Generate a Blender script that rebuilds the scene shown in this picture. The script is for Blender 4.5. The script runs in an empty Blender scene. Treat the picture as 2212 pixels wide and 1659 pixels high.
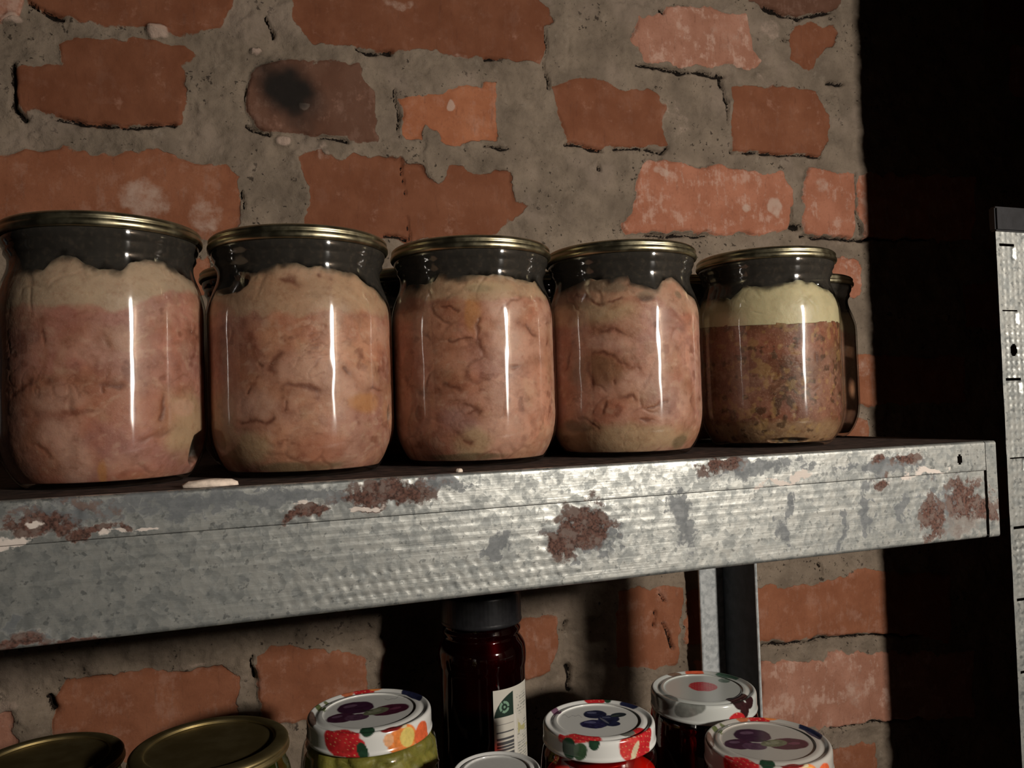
import bpy, math
import numpy as np
from mathutils import Matrix, Vector

# ------------------------------------------------------------------ camera, world, light, exposure
SC = bpy.context.scene
COL = SC.collection
CAMZ = 1.35                      # height of the lens above the floor
YAW, PITCH, ROLL = math.radians(19.717), math.radians(1.6184), math.radians(-1.8639)
fwd = np.array([math.sin(YAW) * math.cos(PITCH), math.cos(YAW) * math.cos(PITCH), math.sin(PITCH)])
rgt0 = np.array([math.cos(YAW), -math.sin(YAW), 0.0])
up0 = np.cross(rgt0, fwd)
rgt = math.cos(ROLL) * rgt0 + math.sin(ROLL) * up0
upv = -math.sin(ROLL) * rgt0 + math.cos(ROLL) * up0
cam = bpy.data.cameras.new('camera')
cam.sensor_width = 36.0
cam.lens = 1732.26 / 2212 * 36.0
cam.clip_start = 0.02
camo = bpy.data.objects.new('camera', cam)
COL.objects.link(camo)
camo.matrix_world = Matrix(((rgt[0], upv[0], -fwd[0], 0), (rgt[1], upv[1], -fwd[1], 0), (rgt[2], upv[2], -fwd[2], CAMZ), (0, 0, 0, 1)))
SC.camera = camo
SC.view_settings.view_transform = 'Standard'
SC.view_settings.look = 'None'
SC.view_settings.gamma = 1.0
SC.view_settings.use_curve_mapping = False
SC.view_settings.exposure = 0.0
SC.cycles.transparent_max_bounces = 24
SC.cycles.max_bounces = 8

world = bpy.data.worlds.new('cellar_dark')
SC.world = world
world.use_nodes = True
world.node_tree.nodes['Background'].inputs[0].default_value = (0.9, 0.95, 1.0, 1)
world.node_tree.nodes['Background'].inputs[1].default_value = 0.003

# one hand lamp held behind and to the right of the camera
lamp = bpy.data.lights.new('hand_lamp', 'AREA')
lamp.shape = 'RECTANGLE'
lamp.size, lamp.size_y = 0.058, 0.070
lamp.energy = 9.0
lamp.color = (1.0, 0.92, 0.82)
lamp.spread = math.radians(150)
lampo = bpy.data.objects.new('hand_lamp', lamp)
COL.objects.link(lampo)
LP = Vector((0.655, -0.60, CAMZ + 0.195))
LT = Vector((0.42, 0.60, CAMZ - 0.02))
zz = (LP - LT).normalized()
yy = Vector((0.045, 0.0, 0.20)); yy = (yy - zz * yy.dot(zz)).normalized()
xx = yy.cross(zz)
lampo.matrix_world = Matrix(((xx[0], yy[0], zz[0], LP[0]), (xx[1], yy[1], zz[1], LP[1]), (xx[2], yy[2], zz[2], LP[2]), (0, 0, 0, 1)))

# ------------------------------------------------------------------ noise (numpy)
def _hash(ix, iy, iz, seed):
    h = (ix.astype(np.int64) * 374761393 + iy.astype(np.int64) * 668265263 + iz.astype(np.int64) * 2147483647 + seed * 1274126177) & 0xffffffff
    h = ((h ^ (h >> 13)) * 1274126177) & 0xffffffff
    h = ((h ^ (h >> 16)) * 2246822519) & 0xffffffff
    return ((h ^ (h >> 15)) & 0xffffff) / float(0xffffff)

def vnoise(P, seed=0):
    i = np.floor(P).astype(np.int64); f = P - i; f = f * f * (3 - 2 * f)
    out = 0
    for dx in (0, 1):
        wx = f[..., 0] if dx else 1 - f[..., 0]
        for dy in (0, 1):
            wy = f[..., 1] if dy else 1 - f[..., 1]
            for dz in (0, 1):
                wz = f[..., 2] if dz else 1 - f[..., 2]
                out = out + wx * wy * wz * _hash(i[..., 0] + dx, i[..., 1] + dy, i[..., 2] + dz, seed)
    return out

def fbm(P, seed=0, octaves=4):
    s = 0; a = 0.5; t = 0
    for k in range(octaves):
        s = s + a * vnoise(P * (2 ** k), seed + k * 17); t += a; a *= 0.5
    return s / t

def worley(P, seed=0):
    i = np.floor(P).astype(np.int64)
    f1 = np.full(P.shape[:-1], 9.0); f2 = f1.copy(); cid = f1 * 0
    for dx in (-1, 0, 1):
        for dy in (-1, 0, 1):
            for dz in (-1, 0, 1):
                cx, cy, cz = i[..., 0] + dx, i[..., 1] + dy, i[..., 2] + dz
                hx, hy, hz = _hash(cx, cy, cz, seed), _hash(cx, cy, cz, seed + 1), _hash(cx, cy, cz, seed + 2)
                d = np.sqrt((cx + hx - P[..., 0]) ** 2 + (cy + hy - P[..., 1]) ** 2 + (cz + hz - P[..., 2]) ** 2)
                n = d < f1
                f2 = np.where(n, f1, np.minimum(f2, d)); cid = np.where(n, _hash(cx, cy, cz, seed + 3), cid); f1 = np.where(n, d, f1)
    return f1, f2, cid

def sst(a, b, x):
    t = np.clip((x - a) / (b - a), 0, 1); return t * t * (3 - 2 * t)

def seg_dist(px, pz, pts):
    best = np.full(px.shape, 1e9)
    for (ax, az), (bx, bz) in zip(pts[:-1], pts[1:]):
        dx, dz = bx - ax, bz - az
        t = np.clip(((px - ax) * dx + (pz - az) * dz) / (dx * dx + dz * dz + 1e-12), 0, 1)
        best = np.minimum(best, np.hypot(px - ax - t * dx, pz - az - t * dz))
    return best

def poly_sdf(px, pz, pts):          # positive inside
    d = seg_dist(px, pz, pts + [pts[0]])
    ins = np.zeros(px.shape, bool)
    n = len(pts)
    for k in range(n):
        (ax, az), (bx, bz) = pts[k], pts[(k + 1) % n]
        if az == bz: continue
        c = ((az > pz) != (bz > pz)) & (px < (bx - ax) * (pz - az) / (bz - az) + ax)
        ins ^= c
    return np.where(ins, d, -d)

# ------------------------------------------------------------------ mesh helpers
def link(name, me, mat, parent=None, loc=None):
    o = bpy.data.objects.new(name, me)
    COL.objects.link(o)
    if mat is not None: me.materials.append(mat)
    if parent is not None: o.parent = parent
    if loc is not None: o.location = loc
    return o

def raw_mesh(name, V, F, smooth=True):
    me = bpy.data.meshes.new(name)
    me.from_pydata([tuple(v) for v in V], [], F)
    me.validate()
    if smooth: me.polygons.foreach_set('use_smooth', [True] * len(me.polygons))
    me.update()
    return me

def grid_mesh(name, P, wrap=False, keep=None, attrs=None, flip=False, smooth=True):
    """P: rows x cols x 3 array of points; wrap joins the last column to the first."""
    n, m = P.shape[:2]
    idx = np.arange(n * m).reshape(n, m)
    mm = m if wrap else m - 1
    a = idx[:-1, :mm]; b = np.roll(idx, -1, 1)[:-1, :mm]; c = np.roll(idx, -1, 1)[1:, :mm]; d = idx[1:, :mm]
    Q = np.stack([a, d, c, b] if flip else [a, b, c, d], -1).reshape(-1, 4)
    if keep is not None: Q = Q[keep.reshape(-1)]
    me = bpy.data.meshes.new(name)
    me.vertices.add(n * m)
    me.vertices.foreach_set('co', P.reshape(-1).astype(np.float32))
    me.loops.add(Q.size)
    me.loops.foreach_set('vertex_index', Q.reshape(-1).astype(np.int32))
    me.polygons.add(len(Q))
    me.polygons.foreach_set('loop_start', np.arange(0, Q.size, 4, dtype=np.int32))
    me.update(calc_edges=True)
    me.polygons.foreach_set('use_smooth', np.full(len(Q), smooth))
    for k, v in (attrs or {}).items():
        if v.ndim == 3:
            at = me.attributes.new(k, 'FLOAT_COLOR', 'POINT')
            c4 = np.concatenate([v, np.ones(v.shape[:2] + (1,))], -1)
            at.data.foreach_set('color', c4.reshape(-1).astype(np.float32))
        else:
            at = me.attributes.new(k, 'FLOAT', 'POINT')
            at.data.foreach_set('value', v.reshape(-1).astype(np.float32))
    me.update()
    return me

def densify(prof, step=0.0012):
    """Catmull-Rom through a list of (r, z)."""
    p = np.array(prof, float)
    q = np.vstack([2 * p[0] - p[1], p, 2 * p[-1] - p[-2]])
    out = []
    for i in range(1, len(q) - 2):
        L = np.linalg.norm(q[i + 1] - q[i]); n = max(1, int(L / step))
        for t in np.arange(n) / n:
            out.append(0.5 * (2 * q[i] + (q[i + 1] - q[i - 1]) * t + (2 * q[i - 1] - 5 * q[i] + 4 * q[i + 1] - q[i + 2]) * t * t + (3 * q[i] - q[i - 1] - 3 * q[i + 1] + q[i + 2]) * t ** 3))
    out.append(p[-1])
    out = np.array(out); out[:, 0] = np.maximum(out[:, 0], 0.0)
    return out

def lathe(name, prof, n=96, dense=True, step=0.0012):
    p = densify(prof, step) if dense else np.array(prof, float)
    th = np.linspace(0, 2 * np.pi, n, endpoint=False)
    r = np.maximum(p[:, 0], 1e-5)[:, None]
    P = np.stack([r * np.sin(th), -r * np.cos(th), p[:, 1][:, None] + 0 * th], -1)
    return grid_mesh(name, P, wrap=True)

def box_mesh(name, boxes, bevel=0.0):
    import bmesh
    bm = bmesh.new()
    for (x0, y0, z0, x1, y1, z1) in boxes:
        vs = bmesh.ops.create_cube(bm, size=1.0)['verts']
        for v in vs:
            v.co = Vector(((x0 + x1) / 2 + v.co.x * (x1 - x0), (y0 + y1) / 2 + v.co.y * (y1 - y0), (z0 + z1) / 2 + v.co.z * (z1 - z0)))
    if bevel: bmesh.ops.bevel(bm, geom=bm.edges[:], offset=bevel, segments=2, affect='EDGES')
    me = bpy.data.meshes.new(name); bm.to_mesh(me); bm.free()
    return me

def empty(name, loc, label=None, cat=None, group=None):
    o = bpy.data.objects.new(name, None)
    COL.objects.link(o); o.location = loc; o.empty_display_size = 0.02
    tag(o, label, cat, group)
    return o

def tag(o, label=None, cat=None, group=None, kind=None):
    if label: o['label'] = label
    if cat: o['category'] = cat
    if group: o['group'] = group
    if kind: o['kind'] = kind
    return o

# ------------------------------------------------------------------ material helpers
class NT:
    def __init__(self, name):
        self.m = bpy.data.materials.new(name); self.m.use_nodes = True
        self.t = self.m.node_tree; self.t.nodes.clear()
        self.out = self.t.nodes.new('ShaderNodeOutputMaterial')
    def n(self, typ, **kw):
        nd = self.t.nodes.new(typ)
        for k, v in kw.items(): setattr(nd, k, v)
        return nd
    def put(self, sock, v):
        if hasattr(v, 'is_output'): self.t.links.new(v, sock)
        elif isinstance(v, (tuple, list)) and len(v) == 3 and sock.type == 'RGBA': sock.default_value = (*v, 1)
        else: sock.default_value = v
    def attr(self, name, col=False):
        nd = self.n('ShaderNodeAttribute', attribute_name=name)
        return nd.outputs['Color'] if col else nd.outputs['Fac']
    def math(self, op, a, b=0.0, clamp=False):
        nd = self.n('ShaderNodeMath', operation=op, use_clamp=clamp)
        self.put(nd.inputs[0], a); self.put(nd.inputs[1], b); return nd.outputs[0]
    def ramp(self, x, lo, hi, a=0.0, b=1.0):
        nd = self.n('ShaderNodeMapRange', interpolation_type='SMOOTHSTEP')
        self.put(nd.inputs[0], x); self.put(nd.inputs[1], lo); self.put(nd.inputs[2], hi); self.put(nd.inputs[3], a); self.put(nd.inputs[4], b)
        return nd.outputs[0]
    def mix(self, f, a, b, blend='MIX'):
        nd = self.n('ShaderNodeMix', data_type='RGBA', blend_type=blend)
        self.put(nd.inputs['Factor'], f)
        self.put(nd.inputs[6], a); self.put(nd.inputs[7], b); return nd.outputs[2]
    def pos(self, scale=(1, 1, 1)):
        tc = self.n('ShaderNodeTexCoord'); mp = self.n('ShaderNodeMapping')
        self.t.links.new(tc.outputs['Object'], mp.inputs[0]); mp.inputs['Scale'].default_value = scale
        return mp.outputs[0]
    def noise(self, vec, scale, detail=4, rough=0.55):
        nd = self.n('ShaderNodeTexNoise'); self.put(nd.inputs['Vector'], vec)
        nd.inputs['Scale'].default_value = scale; nd.inputs['Detail'].default_value = detail; nd.inputs['Roughness'].default_value = rough
        return nd.outputs[0]
    def voro(self, vec, scale):
        nd = self.n('ShaderNodeTexVoronoi'); self.put(nd.inputs['Vector'], vec); nd.inputs['Scale'].default_value = scale
        return nd
    def bump(self, h, strength=0.5, dist=0.001, normal=None):
        nd = self.n('ShaderNodeBump'); self.put(nd.inputs['Height'], h)
        nd.inputs['Strength'].default_value = strength; nd.inputs['Distance'].default_value = dist
        if normal is not None: self.put(nd.inputs['Normal'], normal)
        return nd.outputs[0]
    def bsdf(self, color, rough=0.6, metal=0.0, normal=None, spec=0.5, **kw):
        nd = self.n('ShaderNodeBsdfPrincipled')
        self.put(nd.inputs['Base Color'], color); self.put(nd.inputs['Roughness'], rough); self.put(nd.inputs['Metallic'], metal)
        self.put(nd.inputs['Specular IOR Level'], spec)
        if normal is not None: self.put(nd.inputs['Normal'], normal)
        for k, v in kw.items(): self.put(nd.inputs[k], v)
        self.t.links.new(nd.outputs[0], self.out.inputs[0]); return nd

def simple(name, color, rough=0.5, metal=0.0, spec=0.5, var=0.15, scale=60, bumpy=0.0):
    t = NT(name); p = t.pos(); nz = t.noise(p, scale)
    c = t.mix(t.ramp(nz, 0.3, 0.7), tuple(x * (1 - var) for x in color), tuple(min(1, x * (1 + var)) for x in color))
    t.bsdf(c, rough, metal, t.bump(nz, bumpy, 0.0006) if bumpy else None, spec)
    return t.m

# ------------------------------------------------------------------ measured shapes (millimetres; wall: x, height from the lens; jars: degrees round, height)
BRICKS = [
    ('pink', [(-206,365),(-157,372),(-147,345),(-152,335),(-167,332),(-206,327)]),
    ('dark', [(-153,387),(18,414),(15,376),(9,362),(3,345),(-16,338),(-36,336),(-91,337),(-122,337),(-146,347)]),
    ('dark', [(-159,294),(-126,300),(-124,318),(-103,325),(-29,328),(-19,320),(-28,309),(-28,287),(-31,258),(-38,253),(-65,252),(-115,251),(-144,258),(-157,259),(-160,288)]),
    ('mid', [(-232,216),(-137,225),(-122,229),(-113,224),(-75,230),(-57,230),(-36,229),(-25,223),(-12,220),(5,223),(17,212),(19,189),(16,168),(12,158),(1,153),(-233,144)]),
    ('dim', [(23,288),(29,312),(52,324),(126,329),(134,307),(141,301),(139,256),(114,255),(83,255),(54,254),(34,260),(23,273)]),
    ('orange', [(164,298),(178,305),(201,304),(210,311),(245,318),(248,326),(264,329),(262,262),(243,262),(203,258),(200,271),(187,273),(182,258),(167,258),(163,281)]),
    ('dark', [(68,407),(69,355),(85,344),(112,344),(128,342),(160,343),(212,348),(249,347),(312,352),(318,386),(327,392),(324,405),(312,416),(306,444)]),
    ('dark', [(65,235),(89,242),(95,239),(112,236),(119,242),(159,241),(180,234),(189,223),(197,217),(206,226),(209,236),(248,234),(273,235),(274,224),(279,208),(291,204),(275,190),(261,170),(163,162),(73,160),(71,176),(76,186),(74,207),(69,225)]),
    ('pink', [(425,413),(458,419),(464,429),(492,434),(562,435),(568,424),(572,392),(581,384),(567,369),(555,372),(540,377),(509,366),(473,364),(431,364),(425,376),(418,388)]),
    ('dark', [(628,428),(658,439),(692,432),(687,420),(667,399),(655,383),(637,381),(624,392),(623,412)]),
    ('dim', [(569,485),(567,452),(592,445),(636,443),(686,456),(699,471),(705,506)]),  # recess shade painted in as a dark brick tone
    ('dark', [(324,328),(338,334),(372,339),(399,334),(437,333),(459,321),(453,305),(451,291),(456,276),(427,272),(362,267),(337,270),(328,307)]),
    ('dark', [(541,349),(658,359),(666,345),(675,329),(671,299),(659,281),(608,279),(540,279),(537,306)]),
    ('light', [(416,246),(426,257),(465,258),(478,256),(549,259),(578,254),(604,257),(614,240),(616,218),(607,194),(577,186),(509,181),(465,181),(404,178),(394,188),(409,197),(417,224)]),
    ('light', [(639,263),(706,264),(706,227),(702,187),(636,188),(628,204),(632,241)]),
    ('light', [(713,263),(897,273),(891,190),(722,186),(711,222)]),
    ('mid', [(551,-206),(626,-213),(686,-203),(713,-206),(827,-219),(822,-302),(709,-278),(642,-274),(454,-260),(457,-201)]),
    ('pink', [(465,-278),(550,-287),(584,-293),(628,-297),(648,-292),(667,-295),(704,-301),(858,-321),(853,-399),(707,-379),(637,-375),(544,-354),(462,-344)]),
    ('mid', [(554,-396),(642,-399),(702,-401),(702,-465),(552,-436)]),
    ('mid', [(375,-194),(435,-194),(453,-195),(449,-261),(445,-278),(372,-273)]),
    ('mid', [(239,-205),(310,-210),(311,-234),(300,-269),(237,-267)]),
    ('mid', [(24,-214),(34,-203),(110,-222),(115,-229),(116,-250),(115,-283),(26,-271),(21,-246)]),
    ('mid', [(-135,-226),(-125,-211),(-81,-213),(-22,-219),(-7,-214),(7,-228),(7,-262),(6,-299),(-135,-274)]),
    ('pink', [(-221,-231),(-168,-232),(-160,-252),(-160,-278),(-222,-266)]),
    ('light', [(607,160),(710,161),(709,117),(605,115)]),
    ('mid', [(601,49),(866,44),(863,-13),(598,-11)]),
    ('mid', [(597,-27),(713,-28),(712,-80),(595,-73)]),
    ('mid', [(-88,138),(-9,140),(-10,106),(-89,104)]),
]
CRACKS = [
    (2, [(-146,347),(-122,337)]),
    (3, [(-160,294),(-160,285),(-158,258),(-152,253)]),
    (2.5, [(-125,252),(-101,251),(-65,250),(-37,255)]),
    (2, [(41,362),(48,346)]),
    (2, [(22,261),(42,254)]),
    (1.5, [(19,198),(21,185)]),
    (2.5, [(123,342),(132,338),(157,343)]),
    (2, [(250,347),(265,348)]),
    (1.3, [(318,385),(316,349),(319,325)]),
    (2, [(84,253),(113,253)]),
    (2.2, [(245,257),(274,258)]),
    (1, [(160,307),(162,260)]),
    (1.2, [(168,184),(169,164)]),
    (2, [(147,165),(165,164)]),
    (0.7, [(162,240),(169,206)]),
    (3, [(419,361),(459,360),(494,358),(530,360)]),
    (2.5, [(525,363),(531,335),(533,306)]),
    (2.5, [(335,268),(377,266)]),
    (2.5, [(394,268),(432,270),(449,266),(455,275)]),
    (2.2, [(538,277),(606,278),(659,280)]),
    (3, [(677,367),(697,369)]),
    (2, [(615,217),(611,195)]),
    (6, [(618,197),(625,195)]),
    (2.6, [(709,263),(707,227),(711,211),(716,192)]),
    (2.2, [(631,185),(708,185),(815,187)]),
    (1.6, [(428,177),(503,179)]),
    (2.5, [(374,253),(374,245)]),
    (4, [(453,423),(456,421)]),
    (3.5, [(615,413),(618,412)]),
    (3.5, [(586,447),(636,440),(682,453)]),
    (2, [(551,-272),(709,-280),(778,-291)]),
    (1.2, [(424,-198),(434,-211)]),
    (2, [(418,-219),(420,-234)]),
    (2, [(427,-234),(435,-248),(438,-260)]),
    (1.2, [(319,-217),(315,-230)]),
    (3, [(319,-263),(320,-286)]),
    (2.5, [(18,-213),(19,-233)]),
    (5, [(-140,-223),(-137,-233)]),
    (3, [(634,-194),(637,-203)]),
    (1.6, [(637,-376),(707,-381),(780,-388)]),
    (3, [(538,-346),(546,-314),(544,-289)]),
]
PALE = [
    (-49,335,11,8,1.00,1.0),
    (32,329,6,4,0.80,1.0),
    (52,246,9,6,0.90,0.6),
    (73,281,4,4,0.80,0.2),
    (216,295,6,8,0.90,0.1),
    (-62,189,28,25,0.55,0.0),
    (-14,175,21,20,0.50,0.0),
    (-156,334,9,5,0.70,0.5),
    (532,405,30,23,0.35,0.0),
    (553,213,8,7,0.60,0.0),
    (591,217,13,15,0.70,0.0),
    (443,247,16,6,0.60,0.0),
    (657,245,14,12,0.50,0.0),
    (468,308,28,32,0.35,0.2),
    (386,209,12,20,0.30,0.1),
    (165,391,21,6,0.50,0.1),
    (678,-339,25,31,0.40,0.1),
    (91,241,8,14,0.40,0.2),
    (197,244,15,26,0.15,0.7),
    (353,324,22,15,0.20,0.2),
    (312,202,15,9,0.25,0.3),
    (-33,-214,17,4,0.50,0.1),
    (108,225,4,4,0.30,0.0),
    (595,424,19,15,0.45,0.3),
    (585,359,18,12,0.40,0.3),
    (493,354,23,7,0.30,0.2),
    (706,29,16,15,0.40,0.2),
    (706,-36,16,18,0.40,0.2),
    (712,145,25,18,0.30,0.2),
    (-170,-226,11,9,0.50,0.3),
    (61,363,15,14,0.30,0.2),
    (229,348,10,4,0.40,0.2),
]
MEAT = [
 dict(top=[(-65,93.1),(-28,92.7),(-24,97.3),(-17,99.1),(-9,97.9),(-5,95.6),(4,92.5),(16,92.6),(21,96.7),(26,98.7),(37,98.8),(46,99.0),(55,96.5),(63,94.9),(91,92.1)],
  fat=[(-64,77.1),(-23,75.6),(1,75.7),(15,76.4),(33,82.1),(57,86.2)],
  cr=[(3,[(-15,62.3),(-5,66.2)]),(2,[(6,63.9),(8,60.6)]),(3.2,[(-8,44.9),(1,45.2),(13,42.3)]),(2,[(-50,40.4),(-40,43.4),(-32,45.9),(-20,45.2)]),(2.2,[(-30,25.9),(-31,20.4),(-24,13.2),(-23,10.2)]),(1.2,[(37,28.8),(39,40.6)]),(3,[(58,66.5),(71,66.3)]),(3,[(76,57.4),(80,51.0)]),(1,[(-25,69.5),(-27,54.2),(-26,46.5)]),(1,[(7,49.7),(5,40.1)])],
  bl=[('pale',-21,23.3,12,7.0),('pale',-12,11.8,15,9.8),('tan',57,26.8,26,16.4),('pale',-19,38.7,18,6.5),('gap',74,14.4,12,7.4),('orange',4,6.4,3,6.5),('pale',54,33.5,11,4.8),('red',29,29.8,22,13.1)]),
 dict(top=[(-89,83.8),(-70,91.9),(-47,94.8),(-35,93.1),(-33,94.2),(-21,95.8),(-7,96.1),(20,94.2),(35,92.7),(50,88.6),(61,84.3),(79,80.2)],
  fat=[(-89,75.0),(-19,73.6),(20,75.1),(79,74.7)],
  cr=[(3.4,[(-21,88.4),(-10,86.8)]),(2.2,[(-18,54.7),(-24,48.9),(-20,43.7),(-16,39.5),(-9,41.8),(9,39.5)]),(1.4,[(-37,57.7),(-29,51.5)]),(1.6,[(-46,25.8),(-37,24.9),(-23,27.0)]),(1.4,[(-16,35.2),(-15,31.1)]),(1.6,[(32,39.7),(59,39.8)]),(1.2,[(21,49.2),(32,40.5)]),(1,[(8,67.3),(5,62.3)]),(1,[(-31,46.0),(-38,38.4)]),(1.5,[(6,90.3),(15,89.6)])],
  bl=[('pale',-6,47.9,21,10.7),('pale',29,41.4,16,8.6),('pale',-38,32.3,20,9.7),('orange',36,32.8,15,5.4),('olive',-10,4.7,36,3.0),('red',6,12.7,17,8.6),('gap',-59,89.1,19,4.7),('gap',66,25.9,5,5.2),('tan',-46,13.9,23,8.6),('pale',-7,91.1,18,3.9)]),
 dict(top=[(-88,92.7),(-75,93.0),(-61,92.5),(-46,92.9),(-42,96.5),(-28,93.7),(-17,94.9),(0,95.6),(12,94.9),(28,93.7),(42,93.2),(55,88.1)],
  fat=[(-95,85.6),(-23,82.6),(9,83.7),(67,85.3)],
  cr=[(1.6,[(-13,71.7),(-14,63.5),(-11,59.4),(-4,54.5)]),(5,[(-12,61.2),(-11,59.6)]),(1.7,[(13,70.2),(22,68.8),(33,64.0),(41,59.3),(48,66.6)]),(1.5,[(8,47.8),(18,49.4),(34,52.2)]),(2.4,[(-39,41.3),(-28,38.5)]),(2.6,[(-56,36.1),(-41,36.4)]),(1.8,[(-32,31.4),(-23,29.4),(-15,26.0)]),(2,[(-32,18.3),(-28,13.2),(-22,11.5)]),(1.6,[(-50,64.8),(-46,62.4)]),(1.6,[(-70,65.3),(-66,59.9)]),(1,[(-39,78.7),(-34,80.5),(-28,77.5)]),(1.2,[(-32,62.4),(-18,62.0)]),(1.4,[(-22,24.8),(-16,26.9)])],
  bl=[('tan',-4,88.0,20,4.1),('orange',-17,75.1,6,10.3),('pale',5,79.0,16,9.1),('pale',7,60.7,14,9.1),('pale',2,15.1,29,11.4),('purple',-26,22.7,13,8.0),('tan',-20,11.3,15,9.1),('olive',-26,4.7,38,2.3),('olive',-11,87.6,10,2.3)]),
 dict(top=[(-86,92.0),(-52,95.9),(-44,96.3),(-35,94.7),(-29,96.1),(-22,97.6),(-20,93.1),(-11,90.3),(-1,88.6),(8,94.2),(18,96.4),(29,91.6),(35,87.5),(57,85.7)],
  fat=[(-88,74.1),(-46,73.5),(-22,84.7),(-2,82.0),(40,76.1)],
  cr=[(2,[(-47,68.7),(-34,67.4),(-22,64.3)]),(2.4,[(-53,53.1),(-55,46.0),(-51,39.7)]),(1.8,[(-52,54.0),(-43,55.3),(-35,52.3),(-25,48.6),(-16,46.7)]),(1.6,[(-36,40.9),(-35,36.6),(-30,33.0),(-20,31.8)]),(1.8,[(22,38.2),(30,30.9),(22,18.4),(18,15.0)]),(1.6,[(-66,62.4),(-74,47.7)]),(1.4,[(-43,23.6),(-40,29.6)]),(1.6,[(-19,20.4),(-8,20.2)]),(1.6,[(-64,87.3),(-42,81.9),(-28,83.7)]),(1.4,[(-49,14.9),(-64,22.5)]),(1.2,[(-12,26.3),(3,28.4)])],
  bl=[('hollow_shade',-43,92.0,21,4.5),('hollow_shade',-31,89.7,10,3.0),('hollow_shade',-10,84.5,8,3.4),('hollow_shade',20,85.9,4,2.5),('tan',-35,9.9,80,8.9),('olive',19,7.2,10,4.5),('pale',13,1.7,9,1.5),('pale',20,25.6,10,12.4),('pale',-29,38.8,24,7.5),('brown',-47,46.7,24,9.9),('tan',-60,77.0,48,7.5),('pale',-39,61.0,19,5.0),('olive',-66,17.5,19,4.0)]),
 dict(top=[(-116,93.6),(-67,91.1),(-56,98.2),(-36,95.7),(-23,98.2),(-10,99.9),(6,99.0),(24,94.7),(48,91.6)],
  fat=[(-123,76.9),(-58,73.9),(-22,73.0),(48,75.2)],
  cr=[(2.4,[(-17,26.5),(-20,20.6)]),(2,[(-34,41.1),(-32,42.7)]),(3,[(-3,50.8),(3,52.1)]),(2,[(-38,17.5),(-37,18.2)])],
  bl=[('red',8,63.1,18,10.0),('pink2',6,28.7,20,15.8),('tan',-29,9.1,87,8.6),('gap',-22,4.4,18,1.4),('red',-76,64.6,55,11.5),('pink2',-61,24.7,39,11.5)]),
]
FACE = [
('rust',159,-29,12.7,9.8),('rust',149,-36,8.0,5.4),('rust',397,-33,12.6,13.2),('rust',374,-39,6.9,11.7),('dirt',398,-45,21.1,9.3),('rust',415,-39,7.1,5.4),('rust',-65,-8,15.8,5.6),('rust',-49,-14,11.3,2.1),('rust',27,-14,6.1,1.9),('rust',36,-13,6.2,1.6),('rust',66,-6,19.2,5.2),('rust',58,-13,6.3,2.0),('rust',78,-9,8.6,2.0),('rust',337,-19,7.5,3.0),('rust',336,-8,3.8,3.5),('rust',354,-8,7.6,3.1),('rust',233,-4,11.1,3.3),('rust',-74,-54,11.0,2.8),('rust',-58,-55,9.3,1.8),('white',-75,-15,9.2,2.1),('white',-72,-8,3.3,1.4),('white',-42,-16,4.2,1.4),('white',-31,-16,3.9,1.3),('white',27,-11,5.3,1.2),('white',56,-13,8.4,1.8),('white',285,-13,7.2,2.4),('white',272,-15,15.3,1.4),('white',372,-15,16.6,2.1),('dark',116,-34,7.1,5.9),('dark',162,-32,17.4,12.1),('dark',213,-29,7.3,16.0),('dark',279,-25,3.6,4.8),('dark',327,-35,4.8,15.1),('dark',353,-35,3.8,12.8),('dark',309,-44,3.1,9.9),('dark',-60,-6,22.4,5.3),('dark',-12,-6,39.3,5.6),('dark',27,-5,36.9,4.8),('dark',89,-5,13.1,4.5),('dark',258,-6,30.3,4.3),('dark',336,-11,29.5,4.1),('dark',388,-35,22.3,15.8),('dark',-75,-46,3.7,2.8),('dark',-68,-52,7.4,1.4),('dark',273,-41,5.1,9.6),]

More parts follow.
